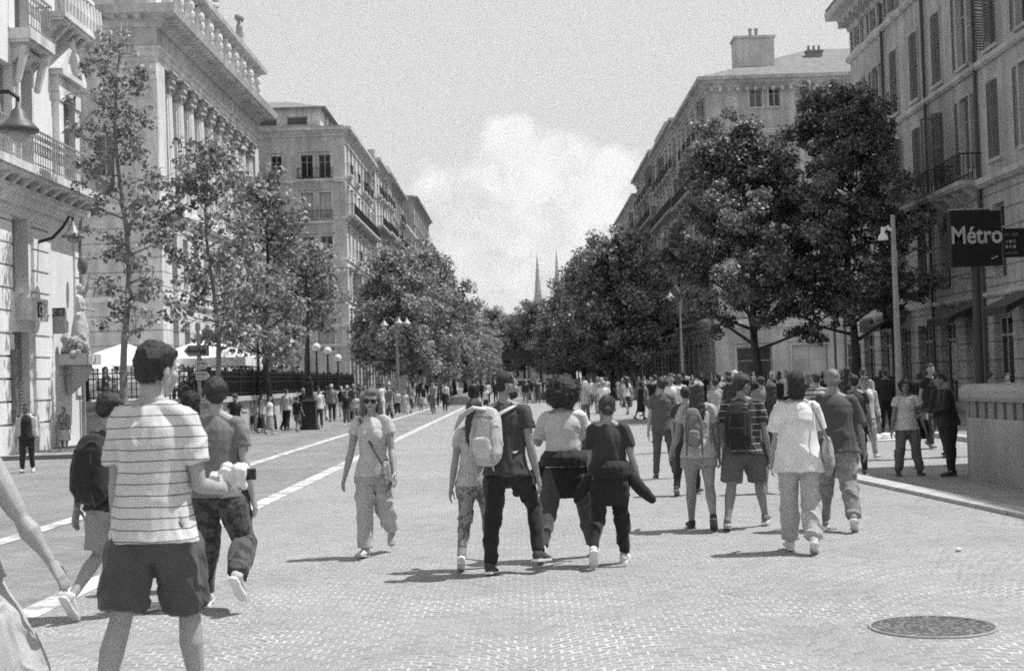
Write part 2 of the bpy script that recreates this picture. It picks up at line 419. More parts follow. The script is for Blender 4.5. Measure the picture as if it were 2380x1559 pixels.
def hair_parts(par, J, H, st, g, lod, dz, capg=.1, seed=0):
    hc, R = J['head']+Vector((0, 0, dz)), J['hd']; q = lambda x, y, z: hc+R@Vector((x*H, y*H, z*H))
    vox = (.008, .012, .02, .03)[lod]
    def fin(mb, wr=.006, fr=60, nm='hair', m=None):
        me = bake(mb, vox, 1, wr if lod < 2 else 0, fr, seed+3)
        if lod < 2:                                     # loose strands over the mass of hair
            rr = np.random.RandomState(seed); n = len(me.vertices); co = np.empty(n*3); me.vertices.foreach_get('co', co); co = co.reshape(-1, 3); no = np.empty(n*3); me.vertices.foreach_get('normal', no); no = no.reshape(-1, 3)
            nf = len(me.polygons); fs = [tuple(p_.vertices) for p_ in me.polygons]
            k = 2600 if st in ('curly', 'afro') else 1500; L = .028 if st in ('curly', 'afro') else .016 if st in ('short', 'crop') else .022
            ix = rr.randint(0, n, k); d = no[ix]*(1. if L > .02 else .55)+rr.randn(k, 3)*.45+np.array([0, 0, 0 if L > .02 else -.5]); d *= (L*(.4+rr.rand(k))/np.linalg.norm(d, axis=1))[:, None]
            t = np.cross(d, rr.randn(k, 3)); t *= (.0018/np.maximum(1e-6, np.linalg.norm(t, axis=1)))[:, None]; p0 = co[ix]-no[ix]*.003
            vs = np.concatenate([co, np.stack([p0-t, p0+t, p0+d], 1).reshape(-1, 3)]); fs += [(n+3*i, n+3*i+1, n+3*i+2) for i in range(k)]
            me2 = bpy.data.meshes.new('hair'); me2.from_pydata(vs.tolist(), [], fs); me2.polygons.foreach_set('use_smooth', [True]*len(fs)); me = me2
        return link(nm, me, m or hairm(g), par)
    mb = MB()
    if st in ('short', 'long', 'bun', 'pony', 'bald', 'bob', 'cap', 'capl', 'afro', 'curly', 'crop', 'wavy'):
        if st != 'bald':
            k = .93 if st == 'crop' else 1.06 if st == 'short' else 1
            mb.ell(q(0, -.013, .022), (.0475*H*k, .0515*H*k, .053*H*k), R, 20, 14)
            mb.ell(q(0, -.034, -.006), (.038*H*k, .03*H*k, .034*H*k), R)
            mb.ell(q(0, .022, .046), (.034*H, .026*H, .022*H), R)
        else:
            mb.ell(q(0, -.028, .0), (.042*H, .03*H, .028*H), R)
    if st in ('long', 'capl', 'wavy'):
        T = J['T']; z = Vector((0, 0, dz)); w = 1.25 if st == 'wavy' else 1
        mb.tube([q(0, -.03, .02), q(0, -.04, -.03), T(0, -.055, .27)+z, T(0, -.07, .215)+z, T(0, -.07, .175)+z], [(.044*H, .03*H), (.046*H*w, .028*H), (.05*H*w, .024*H), (.045*H*w, .018*H), (.022*H, .01*H)], 14, R@Vector((1, 0, 0)))
        if st == 'wavy':
            for s in (-1, 1): mb.tube([q(s*.036, 0, .03), q(s*.047, -.005, -.02), q(s*.05, -.004, -.07), q(s*.045, .004, -.11)], [.016*H, .018*H, .02*H, .012*H], 10)
    if st == 'bob':
        mb.tube([q(0, -.03, .03), q(0, -.036, -.03), q(0, -.03, -.062)], [(.045*H, .034*H), (.05*H, .036*H), (.045*H, .03*H)], 14, R@Vector((1, 0, 0)))
    if st == 'bun': mb.ell(q(.004, -.072, -.012), (.024*H, .022*H, .024*H), R)
    if st == 'pony': mb.tube([q(0, -.06, .03), q(0, -.085, 0), q(0, -.08, -.05), q(0, -.07, -.09)], [.014*H, .018*H, .016*H, .006*H], 10)
    if st in ('afro', 'curly'):
        k = .104 if st == 'curly' else .075; rr = random.Random(seed)
        mb.ell(q(0, -.022, .012), (k*.86*H, k*.78*H, k*.86*H), R, 20, 14)
        for i in range(60 if lod < 2 else 14):
            a = rr.uniform(0, 2*PI); zz = rr.uniform(-.9, 1); c = math.sqrt(1-zz*zz)
            v = Vector((math.cos(a)*c*k*.86, math.sin(a)*c*k*.76, zz*k*.86))
            if v.y > .4*k and zz < .35: continue
            mb.ell(q(v.x, v.y-.022, v.z+.012), rr.uniform(.011, .019)*H, None, 8, 6)
    if mb.v: fin(mb, .008)
    if st in ('cap', 'capl'):
        c = MB(); pr = []
        for i in range(9):
            a = PI/2*i/8; pr.append((math.cos(a), math.sin(a)))
        n = 20; vs = []
        for r, zz in pr:
            for k2 in range(n):
                th = 2*PI*k2/n; vs.append(q(math.cos(th)*.051*max(r, .02), math.sin(th)*.058*max(r, .02)-.008, .024+zz*.052))
        fs = [(i*n+k2, i*n+(k2+1) % n, (i+1)*n+(k2+1) % n, (i+1)*n+k2) for i in range(8) for k2 in range(n)]+[tuple(8*n+k2 for k2 in range(n)), tuple(range(n))[::-1]]
        c.add(vs, fs); cap = link('cap', c.mesh('cap', True), cloth(capg), par)
        b = MB(); vs = []; m = 9
        for z in (0, -.005):
            for i in range(m):
                th = PI*(.16+.68*i/(m-1)); vs.append(q(math.cos(th)*.05, math.sin(th)*.05-.004, .028+z))
            for i in range(m):
                th = PI*(.16+.68*i/(m-1)); vs.append(q(math.cos(th)*.056, .012+math.sin(th)*.09, .021+z))
        fs = []
        for i in range(m-1): fs += [(i, i+1, m+i+1, m+i), (2*m+i, 3*m+i, 3*m+i+1, 2*m+i+1), (m+i, m+i+1, 3*m+i+1, 3*m+i)]
        b.add(vs, fs); link('peak', b, cloth(capg), cap)
NP = [0]
def person(label, uv, top, face=0, sex='m', w=1., pose=None, lod=1, H=None, skin_g=.36, hair='short', hg=.03, cap=.1,
           shirt=None, legs=None, shoes=(.6, .6), face_on=False, glasses=False, curl=(18, 18), group=None, extra=None, z=0., beard=False, outfit=None, name='person'):
    """shirt=(grey,{kw}) legs=(kind,grey,fit)"""
    g = gnd(uv[0], uv[1], z); D = g.y
    fitH = H is None
    if fitH: H = (uv[1]-top)*D/F_
    pose = pose or {}
    root = thing(name, label, 'person', g, -rad(face), group); NP[0] += 1; sd = NP[0]
    J = rig(H, w, sex, pose)
    if fitH:
        for _ in range(3):
            need = (uv[1]-top)*D/F_; H *= need/((J['head']+J['hd']@Vector((0, 0, .07*H))).z+J['dz']); J = rig(H, w, sex, pose)
    dz = J['dz']
    if pose.get('sit'): dz = pose['sit']-J['P'].z+.06*H
    for k, v in list(J.items()):
        pass
    vox = (.0068, .010, .018, .03)[lod]; sh = Vector((0, 0, dz))
    def lift(mb): mb.v = [(a, b, c+dz) for a, b, c in mb.v]; return mb
    link('body', bake(lift(body_mb(J, H, w, sex, lod, curl)), vox, 2 if lod else 2, name='body'), skin(skin_g), root)
    wr = (.013, .012, .008, 0)[lod]
    if shirt:
        kw = dict(shirt[1]) if len(shirt) > 1 else {}
        st = kw.pop('stripes', None); pat = kw.pop('pat', 0); nm = kw.pop('nm', 'shirt')
        link(nm, bake(lift(top_mb(J, H, w, sex, **kw)), max(vox, .009), 1, wr, 20, sd), cloth(shirt[0], st, pat), root)
    if legs:
        k, gr = legs[0], legs[1]; fit = legs[2] if len(legs) > 2 else 1.
        if k == 'skirt': me = skirt_mb(J, H, w, -.25*fit, legs[3] if len(legs) > 3 else 1.)
        else: me = legs_mb(J, H, w, k, fit)
        nm = {'skirt': 'skirt', 'shorts': 'shorts', 'mini': 'shorts', 'leggings': 'leggings'}.get(k, 'trousers')
        link(nm, bake(lift(me), max(vox, .009), 1, wr*1.4, 22, sd+9), cloth(gr, None, legs[4] if len(legs) > 4 else 0), root)
    if shoes and lod < 3:
        for k in 'LR': shoe_parts(root, J, k, H, lod, shoes[0], shoes[1], dz)
    if hair: hair_parts(root, J, H, hair, hg, lod, dz, cap, sd)
    hc, R = J['head']+sh, J['hd']; q = lambda x, y, zz: hc+R@Vector((x*H, y*H, zz*H))
    if face_on:
        for s in (-1, 1):
            if not glasses:
                e = MB(); e.ell(q(s*.0185, .0435, .001), (.0075*H, .006*H, .005*H), R, 10, 7); link('eye', e.mesh('eye', True), plain(.12, .2, .1, 5, 0, 0, 'eye'), root)
            b = MB(); b.tube([q(s*.008, .052, .011), q(s*.02, .05, .0145), q(s*.031, .041, .011)], [.0025*H]*3, 6); link('eyebrow', b, hairm(.04), root)
        b = MB(); b.tube([q(-.014, .049, -.0335), q(0, .0565, -.033), q(.014, .049, -.0335)], [(.0035*H, .003*H)]*3, 8, (0, 0, 1)); link('mouth', b, skin(.14), root)
    if glasses:
        b = MB()
        for s in (-1, 1):
            b.ell(q(s*.02, .0545, .001), (.0175*H, .005*H, .0145*H), R)
            b.tube([q(s*.037, .048, .006), q(s*.047, .01, .004), q(s*.047, -.006, 0)], [.002*H]*3, 6)
        b.tube([q(-.005, .057, .004), q(.005, .057, .004)], [.0025*H]*2, 6)
        link('sunglasses', b.mesh('sunglasses', True), plain(.012, .15, .1, 5, 0, 0, 'dark_lens'), root)
    if beard:
        b = MB(); b.ell(q(0, .022, -.042), (.036*H, .038*H, .026*H), R); link('beard', bake(b, .01, 1), hairm(.03), root)
    J['sh_'] = sh; J['H'] = H; J['w'] = w; J['root'] = root; J['q'] = q
    return J
def wpos(J, v):   # local (person) -> world
    r = J['root']; return Matrix.Rotation(r.rotation_euler[2], 3, 'Z')@(Vector(v)+J['sh_'])+r.location
def backpack(J, label, g=.02, sc=1., flap=False, dx=0, group=None, straps=True, light=False):
    """a bag on the back; its own top-level thing, placed in the wearer's frame"""
    H = J['H']; T = J['T']; r = J['root']; sh = J['sh_']
    root = thing('backpack', label, 'backpack', r.location, r.rotation_euler[2], group)
    t = lambda x, y, z: T(x, y, z)+sh
    mb = MB(); k = sc
    X = J['up']@Vector((1, 0, 0))
    mb.tube([t(dx, -.112, .262), t(dx, -.118, .21), t(dx, -.125, .13), t(dx, -.125, .055+.08*(1-k)), t(dx, -.11, .02+.09*(1-k))],
            [(.055*H*k, .03*H*k), (.074*H*k, .045*H*k), (.082*H*k, .052*H*k), (.082*H*k, .052*H*k), (.07*H*k, .038*H*k)], 24, X, sq=.62)
    link('bag', bake(mb, .011, 1, .010, 20, 5), cloth(g), root)
    zp = MB(); zp.tube([t(dx-.075*k, -.13, .06), t(dx-.072*k, -.145, .16), t(dx-.04*k, -.152, .235), t(dx+.04*k, -.152, .235), t(dx+.072*k, -.145, .16), t(dx+.075*k, -.13, .06)], [.004*H]*6, 6); link('zip', zp, cloth(g*.5 if g > .1 else .06), root)
    for s in (-1, 1):
        zp = MB(); zp.tube([t(dx+s*.045, -.17, .2), t(dx+s*.05, -.178, .12), t(dx+s*.05, -.172, .03), t(dx+s*.052, -.15, -.03)], [(.006*H, .0025*H)]*4, 6); link('webbing', zp, cloth(g*.7 if g > .1 else .05), root)
    p = MB(); p.tube([t(dx, -.17, .12), t(dx, -.172, .075), t(dx, -.162, .04)], [(.05*H*k, .018*H), (.055*H*k, .022*H), (.045*H*k, .014*H)], 16, X, sq=.6)
    link('pocket', bake(p, .01, 1, .003, 30, 6), cloth(g*1.15), root)
    if straps:
        for s in (-1, 1):
            b = MB(); b.tube([t(dx+s*.05, -.08, .25), t(s*.06, -.035, .292), t(s*.062, .03, .288), t(s*.07, .078, .22), t(s*.085, .06, .13), t(s*.07, -.06, .06)],
                             [(.016*H, .005*H)]*6, 8, X)
            link('strap', b.mesh('strap', True), cloth(g*(1.1 if g < .3 else 1.)), root)
    hd = MB(); hd.tube([t(dx-.012, -.09, .272), t(dx, -.1, .29), t(dx+.012, -.09, .272)], [.004*H]*3, 6); link('handle', hd, cloth(g), root)
    return root
def held(J, k, name, label, cat, mk, mat, off=(0, 0, -.07)):
    H = J['H']; w = J['wr'+k]+J['hand'+k]@(Vector(off)*H)+J['sh_']
    r = J['root']; mb = MB(); mk(mb, w, J['hand'+k], H)
    o = link(name, mb.mesh(name, True), mat); o.location = r.location; o.rotation_euler = r.rotation_euler
    return tag(o, label, cat)
def shoulder_bag(J, label, side=1, cross=False, g=.3, z=.0, size=1., front=.0, pat=0, name='shoulder_bag', x=.14):
    H = J['H']; T = J['T']; sh = J['sh_']; r = J['root']; t = lambda a, b, c: T(a, b, c)+sh
    root = thing(name, label, 'bag', r.location, r.rotation_euler[2]); X = J['up']@Vector((0, 1, 0))
    mb = MB(); k = size; cx = side*x
    mb.tube([t(cx, front, z+.05*k), t(cx, front, z), t(cx, front, z-.06*k), t(cx, front, z-.085*k)], [(.06*H*k, .02*H), (.075*H*k, .034*H), (.08*H*k, .036*H), (.06*H*k, .022*H)], 16, X)
    link('bag', bake(mb, .01, 1, .005, 30, 4), cloth(g, None, pat), root)
    b = MB(); s0 = -side*.07 if cross else side*.085
    b.tube([t(cx, front+.05*k, z+.04*k), t((cx+s0)/2, .085, (z+.29)/2), t(s0, .03, .293), t(s0, -.03, .293), t((cx+s0)/2, -.085, (z+.29)/2), t(cx, front-.05*k, z+.04*k)], [(.008*H, .004*H)]*6, 8)
    link('strap', b.mesh('strap', True), cloth(g*.7), root)
    return root
def waist_jacket(J, g, left=1., right=.6):
    H = J['H']; P = J['P']+J['sh_']; mb = MB(); w = J['w']
    mb.tube([P+Vector((0, 0, z*H)) for z in (.085, .05, 0)], [(.104*H*w, .084*H*w), (.128*H*w, .108*H*w), (.13*H*w, .108*H*w)], 20, cap='flat')
    mb.tube([P+Vector((0, -.03*H, .02*H)), P+Vector((0, -.045*H, -.06*H)), P+Vector((0, -.05*H, -.13*H)), P+Vector((0, -.045*H, -.175*H))], [(.095*H, .05*H), (.11*H, .05*H), (.118*H, .042*H), (.11*H, .03*H)], 20, cap='flat')
    for s, k in ((-1, left), (1, right)):
        if k: mb.tube([P+Vector((s*.07*H, .03*H, .05*H)), P+Vector((s*(.1+.04*k)*H, 0, -.03*H)), P+Vector((s*(.11+.09*k)*H, -.02*H, -.1*H)), P+Vector((s*(.1+.15*k)*H, -.02*H, -.15*H))], [(.03*H, .03*H), (.04*H, .03*H), (.034*H, .024*H), (.02*H, .016*H)], 12)
    return link('tied_jacket', bake(mb, .011, 1, .008, 22, 8), cloth(g), J['root'])
# ================================================================ BUILDINGS
class Fr:
    """a facade frame: u along the wall, o outward, z up"""
    def __init__(s, root, x, y, n):
        s.root = root; s.o = Vector((x, y, 0)); s.n = Vector((n[0], n[1], 0)).normalized(); s.u = (-s.n).cross(Vector((0, 0, 1)))
        s.off = root.location if root else Vector((0, 0, 0))
    def p(s, u, o, z): return s.o+s.u*u+s.n*o+Vector((0, 0, z))-s.off
    def mat(s, u, o, z):
        m = Matrix((s.u, -s.n, Vector((0, 0, 1)))).transposed().to_4x4(); m.translation = s.p(u, o, z); return m
    def box(s, mb, u0, u1, o0, o1, z0, z1):
        vs = [s.p(u, o, z) for u in (u0, u1) for o in (o0, o1) for z in (z0, z1)]
        mb.add(vs, [(0, 1, 3, 2), (4, 6, 7, 5), (0, 4, 5, 1), (2, 3, 7, 6), (0, 2, 6, 4), (1, 5, 7, 3)])
def wall_mb(fr, L, z0, z1, ops, rev=.25, mb=None, bg=0.):
    mb = mb or MB()
    us = sorted({0., L}|{round(o[0], 3) for o in ops}|{round(o[1], 3) for o in ops})
    zs = sorted({z0, z1}|{round(o[2], 3) for o in ops}|{round(o[3], 3) for o in ops})
    us = [u for u in us if 0 <= u <= L]; zs = [z for z in zs if z0 <= z <= z1]
    for i in range(len(us)-1):
        j = 0
        while j < len(zs)-1:
            cu = (us[i]+us[i+1])/2
            def hole(j): cz = (zs[j]+zs[j+1])/2; return any(o[0] < cu < o[1] and o[2] < cz < o[3] for o in ops)
            if hole(j): j += 1; continue
            k = j
            while k+1 < len(zs)-1 and not hole(k+1): k += 1
            mb.add([fr.p(us[i], bg, zs[j]), fr.p(us[i+1], bg, zs[j]), fr.p(us[i+1], bg, zs[k+1]), fr.p(us[i], bg, zs[k+1])], [(0, 1, 2, 3)])
            j = k+1
    for (a, b, c, d) in [o[:4] for o in ops]:
        A = [fr.p(a, bg, c), fr.p(b, bg, c), fr.p(b, bg, d), fr.p(a, bg, d)]; B = [fr.p(a, -rev, c), fr.p(b, -rev, c), fr.p(b, -rev, d), fr.p(a, -rev, d)]
        mb.add(A+B, [(0, 1, 5, 4), (1, 2, 6, 5), (2, 3, 7, 6), (3, 0, 4, 7)])
    return mb
def sweep(mb, path, prof, off=Vector((0, 0, 0)), flip=1):
    """sweep a closed profile [(out,z)] along a plan path with mitred corners"""
    P = [Vector((x, y, 0)) for x, y in path]; m = len(P); k = len(prof); vs = []
    for i in range(m):
        d0 = (P[i]-P[i-1]).normalized() if i else (P[1]-P[0]).normalized()
        d1 = (P[i+1]-P[i]).normalized() if i < m-1 else d0
        n0 = Vector((d0.y, -d0.x, 0))*flip; n1 = Vector((d1.y, -d1.x, 0))*flip
        b = n0+n1; b = b/(b.length**2)*2 if b.length > .1 else n0
        for o, z in prof: vs.append(P[i]+b*o+Vector((0, 0, z))-off)
    fs = [(i*k+j, i*k+(j+1) % k, (i+1)*k+(j+1) % k, (i+1)*k+j) for i in range(m-1) for j in range(k)]
    fs += [tuple(range(k)), tuple((m-1)*k+j for j in range(k))[::-1]]
    mb.add(vs, fs)
def cornice_prof(z, h, out): return [(-.05, z), (.08, z), (.12, z+h*.25), (out*.45, z+h*.42), (out*.5, z+h*.6), (out*.95, z+h*.68), (out, z+h), (-.05, z+h)]
def band_prof(z, h, out): return [(-.03, z), (out*.5, z), (out, z+h*.35), (out, z+h), (-.03, z+h)]
WM = {}
def window(fr, u0, u1, z0, z1, rev=.25, style='casement', g=None, fm=None, gap=.004):
    w, h = round(u1-u0-2*gap, 2), round(z1-z0-2*gap, 2); key = (w, h, style)
    if key not in WM:
        f = MB(); t = .07 if w < 2 else .1
        def bar(x0, x1, a, b, y0=0., y1=.06): f.box((x0, y0, a), (x1, y1, b))
        bar(0, t, 0, h); bar(w-t, w, 0, h); bar(t, w-t, 0, t); bar(t, w-t, h-t, h)
        if style == 'casement': bar(w/2-.045, w/2+.045, t, h-t, -.004, .05); bar(t, w/2-.05, h*.68, h*.68+.05, .004, .05); bar(w/2+.05, w-t, h*.68, h*.68+.05, .004, .05)
        if style == 'sash': bar(t, w-t, h*.52, h*.52+.07, .004, .05)
        if style == 'shop': bar(w*.33, w*.33+.06, t, h-t, -.004, .05); bar(w*.66, w*.66+.06, t, h-t, -.004, .05); bar(t, w-t, h*.78, h*.78+.08, .006, .04)
        p = MB(); p.box((t*.5, .03, t*.5), (w-t*.5, .04, h-t*.5))
        WM[key] = (f.mesh('window_frame'), p.mesh('pane'))
    a, b = WM[key]
    o = bpy.data.objects.new('window', a); C.objects.link(o); o.parent = fr.root; o.matrix_local = fr.mat(u0+gap, -rev+.07, z0+gap)
    if not a.materials: a.materials.append(None); b.materials.append(None)
    o.material_slots[0].link = 'OBJECT'; o.material_slots[0].material = fm or FRAME
    q = bpy.data.objects.new('pane', b); C.objects.link(q); q.parent = o
    q.material_slots[0].link = 'OBJECT'; q.material_slots[0].material = g or glassm(random.choice((.02, .03, .05, .12, .3, .45)))
    return o
SM = {}
def shutter(fr, u, z0, h, w, ang, side):
    key = (round(w, 2), round(h, 2))
    if key not in SM:
        m = MB(); t = .05; m.box((0, 0, 0), (t, .04, h)); m.box((w-t, 0, 0), (w, .04, h)); m.box((t, 0, 0), (w-t, .04, t)); m.box((t, 0, h-t), (w-t, .04, h)); m.box((t, 0, h*.5), (w-t, .04, h*.5+t))
        n = int(h/.09)
        for i in range(1, n):
            z = i*h/n
            if abs(z-h*.5) < .06: continue
            m.add([(t, .0, z), (w-t, .0, z), (w-t, .036, z+.06), (t, .036, z+.06)], [(0, 1, 2, 3)])
        SM[key] = m.mesh('shutter')
    o = bpy.data.objects.new('shutter', SM[key]); C.objects.link(o); o.parent = fr.root
    if not SM[key].materials: SM[key].materials.append(SHUT)
    M = fr.mat(u, .015, z0)
    if side > 0: M = M @ Matrix.Rotation(-rad(ang), 4, 'Z')
    else: M = M @ Matrix.Scale(-1, 4, Vector((1, 0, 0))) @ Matrix.Rotation(-rad(ang), 4, 'Z')
    o.matrix_local = M; return o
def railing(fr, u0, u1, out, z0, h=.95, step=.14, ret=True, name='railing', m=None, par=None, orn=False):
    mb = MB()
    fr.box(mb, u0, u1, out-.05, out, z0+h-.05, z0+h); fr.box(mb, u0, u1, out-.04, out-.01, z0+.08, z0+.11)
    n = max(2, int((u1-u0)/step))
    for i in range(n+1):
        u = u0+(u1-u0-.02)*i/n; fr.box(mb, u, u+.02, out-.035, out-.015, z0, z0+h-.05)
        if orn and i < n:
            uc = u+(u1-u0)/n*.5; pts = [fr.p(uc+math.cos(a)*.06, out-.025, z0+h*.5+math.sin(a)*.17) for a in [x*PI/5 for x in range(11)]]
            mb.tube(pts, [.012]*11, 4, cap='flat')
            pts = [fr.p(uc+math.cos(a)*.045, out-.025, z0+h*.8+math.sin(a)*.07) for a in [x*PI/4 for x in range(9)]]
            mb.tube(pts, [.011]*9, 4, cap='flat')
    if ret:
        for u in (u0, u1-.03):
            fr.box(mb, u, u+.03, 0, out-.052, z0+h-.05, z0+h-.002); 
            k = max(1, int(out/step))
            for i in range(1, k): fr.box(mb, u+.005, u+.025, out*i/k, out*i/k+.02, z0, z0+h-.052)
    return link(name, mb, m or METAL, fr.root if par is None else par)
def balcony(fr, u0, u1, z, out=.7, rail=True, m=None, orn=False, rm=None, th=.16, brackets=2):
    mb = MB(); fr.box(mb, u0, u1, -.02, out, z-th, z); fr.box(mb, u0+.04, u1-.04, -.01, out-.06, z-th-.08, z-th-.001)
    for i in range(brackets):
        u = u0+.2+(u1-u0-.6)*i/max(1, brackets-1)
        vs = [fr.p(a, o, zz) for a in (u, u+.18) for o, zz in ((-.01, z-th-.081), (out*.8, z-th-.081), (out*.55, z-th-.25), (.05, z-th-.6), (-.01, z-th-.6))]
        mb.add(vs, [(0, 1, 2, 3, 4), (9, 8, 7, 6, 5)]+[(i2, 5+i2, 5+(i2+1) % 5, (i2+1) % 5) for i2 in range(5)])
    b = link('balcony', mb, m or stone(.4), fr.root)
    if rail: railing(fr, u0+.03, u1-.03, out-.04, z+.002, par=b, orn=orn, m=rm)
    return b
def surround(mb, fr, u0, u1, z0, z1, t=.14, o=.06, head=True):
    fr.box(mb, u0-t, u0-.001, -.03, o, z0, z1); fr.box(mb, u1+.001, u1+t, -.03, o, z0, z1)
    fr.box(mb, u0-t, u1+t, -.03, o+.003, z1+.001, z1+t)
    fr.box(mb, u0-t-.04, u1+t+.04, -.03, o+.06, z0-.12, z0-.001)
    if head: fr.box(mb, u0-t-.06, u1+t+.06, -.03, o+.14, z1+t+.12, z1+t+.2)
def chimney(root, x, y, z, w=1.2, d=.6, h=1.6, pots=3, m=None):
    mb = MB(); o = root.location; mb.box((x-w/2-o.x, y-d/2-o.y, z-o.z), (x+w/2-o.x, y+d/2-o.y, z+h-o.z))
    mb.box((x-w/2-.08-o.x, y-d/2-.08-o.y, z+h-o.z+.001), (x+w/2+.08-o.x, y+d/2+.08-o.y, z+h+.12-o.z))
    c = link('chimney', mb, m or stone(.35), root)
    p = MB()
    for i in range(pots): p.lathe([(.1, 0), (.12, .05), (.09, .35), (.11, .4)], 8, (x-w/2+w*(i+.5)/pots-o.x, y-o.y, z+h+.122-o.z))
    link('chimney_pot', p, plain(.25, .9, .2), c)
def rows_for(L, bay, w, rows, off=None):
    n = max(1, int(L/bay)); o = (L-n*bay)/2 if off is None else off
    ops = []
    for (z0, z1, *r) in rows:
        ww = r[0] if r else w
        for i in range(n): c = o+bay*(i+.5); ops.append((c-ww/2, c+ww/2, z0, z1))
    return ops, [o+bay*(i+.5) for i in range(n)]
def generic(label, side, X, D0, D1, H, g=.5, depth=12, bay=3., storeys=5, gf=4.6, w=1.15, seed=0, bal=.5, shut=.3, front=None, course=0., roof='flat', attic=None, group=None, detail=2, cat='building'):
    rr = random.Random(seed); sx = -1 if side == 'L' else 1
    root = thing('terrace_house', label, cat, (X+sx*depth/2, (D0+D1)/2, 0), 0, group)
    L = D1-D0; sm = stone(g); lo = stone(g*.92, .55)
    fs = Fr(root, X, D0 if side == 'L' else D1, (1, 0) if side == 'L' else (-1, 0))
    ff = Fr(root, X-depth if side == 'L' else X, D0, (0, -1))
    sh = (H-gf-.9)/storeys; rows = [(gf+i*sh+.55, gf+i*sh+.55+min(2.3, sh*.72)) for i in range(storeys)]
    g0_ = g; g = g*rr.uniform(.93, 1.12); ops, cs = rows_for(L, bay, w, rows)
    shops = [(c-bay*.36, c+bay*.36, .35, gf-1.1) for c in cs]
    link('wall', wall_mb(fs, L, gf, H, ops), sm, root)
    link('ground_floor_wall', wall_mb(fs, L, 0, gf, shops, .3), lo, root)
    for (a, b, c, d) in ops:
        window(fs, a, b, c, d); tr = MB(); surround(tr, fs, a, b, c, d, head=detail > 1); link('window_surround', tr, stone(g*1.15), root)
        if rr.random() < shut:
            for s in (-1, 1): shutter(fs, a-.02 if s < 0 else b+.02, c, d-c, (b-a)/2, rr.choice((2, 4, 30, 80)), s)
    for (a, b, c, d) in shops: window(fs, a, b, c, d, .3, 'shop', glassm(rr.choice((.02, .05, .12))))
    far = (X, D1); near = (X, D0); back = (X-depth, D0) if side == 'L' else (X+depth, D0)
    path = [far, near, back] if side == 'L' else [back, near, far]
    path = [far, near, back]; fl = -1 if side == 'R' else 1
    # profile outward: choose the sign so that it leaves the wall
    mb = MB(); sweep(mb, path, cornice_prof(H-.75, .75, .7), root.location, fl); link('cornice', mb, stone(g*1.05), root)
    mb = MB(); sweep(mb, path, band_prof(gf-.28, .28, .22), root.location, fl)
    for i in range(1, storeys):
        if i % 2 == 0 or detail > 1: sweep(mb, path, band_prof(gf+i*sh, .18, .12), root.location, fl)
    link('string_course', mb, stone(g*1.1), root)
    for i in range(storeys):
        z = gf+i*sh+.5
        if i in (0, storeys-2) and bal > 0:
            balcony(fs, .3, L-.3, z, .75, brackets=int(L/1.6), m=stone(g))
        elif bal > 0:
            for c in cs:
                if rr.random() < bal: balcony(fs, c-.9, c+.9, z, .5, m=stone(g), brackets=2)
    fo = []
    if front: fo = front
    link('end_wall', wall_mb(ff, depth, 0, H, fo), stone(g*.95, course), root)
    for (a, b, c, d) in fo: window(ff, a, b, c, d); tr = MB(); surround(tr, ff, a, b, c, d); link('window_surround', tr, stone(g*1.1), root)
    mb = MB(); bx = X-depth if side == 'L' else X+depth
    o = root.location
    mb.add([(bx-o.x, D0-o.y, 0), (bx-o.x, D1-o.y, 0), (bx-o.x, D1-o.y, H), (bx-o.x, D0-o.y, H)], [(0, 1, 2, 3)])
    mb.add([(bx-o.x, D1-o.y, 0), (X-o.x, D1-o.y, 0), (X-o.x, D1-o.y, H), (bx-o.x, D1-o.y, H)], [(0, 1, 2, 3)])
    link('rear_wall', mb, sm, root)
    mb = MB(); e = .5
    x0, x1 = sorted((bx, X)); x0 -= o.x; x1 -= o.x; y0, y1 = D0-o.y, D1-o.y
    if roof == 'hip':
        k = min(depth, L)/2*.95; zz = H+k*.42
        mb.add([(x0-e, y0-e, H+.01), (x1+e, y0-e, H+.01), (x1+e, y1+e, H+.01), (x0-e, y1+e, H+.01), (x0+k, y0+k, zz), (x1-k, y0+k, zz), (x1-k, y1-k, zz), (x0+k, y1-k, zz)],
               [(0, 1, 5, 4), (1, 2, 6, 5), (2, 3, 7, 6), (3, 0, 4, 7), (4, 5, 6, 7), (3, 2, 1, 0)])
    else: mb.box((x0+.02, y0+.02, H-.1), (x1-.02, y1-.02, H+.25))
    link('roof', mb, roofm() if roof == 'hip' else stone(.3), root)
    if attic:
        a0, a1, hh = attic; mb = MB(); mb.box((x0+1.2, y0+a0, H+.26), (x1-1.0, y0+a1, H+hh)); link('attic_storey', mb, stone(g*.9), root)
    for i in range(rr.randint(1, 3)): chimney(root, (bx+X)/2+rr.uniform(-3, 3), D0+rr.uniform(.2, .8)*L, H+(hh if attic else (1.5 if roof == 'hip' else .2)), h=rr.uniform(.8, 1.6))
    return root, fs, ff
# sweep(): n = (d.y, -d.x)*flip. Left side path runs from far (y+) to near: d=(0,-1) -> n=(-1,0); flip=-1 gives +x (outward)
_sw = sweep
def sweep(mb, path, prof, off=Vector((0, 0, 0)), flip=1): _sw(mb, path, prof, off, -flip)
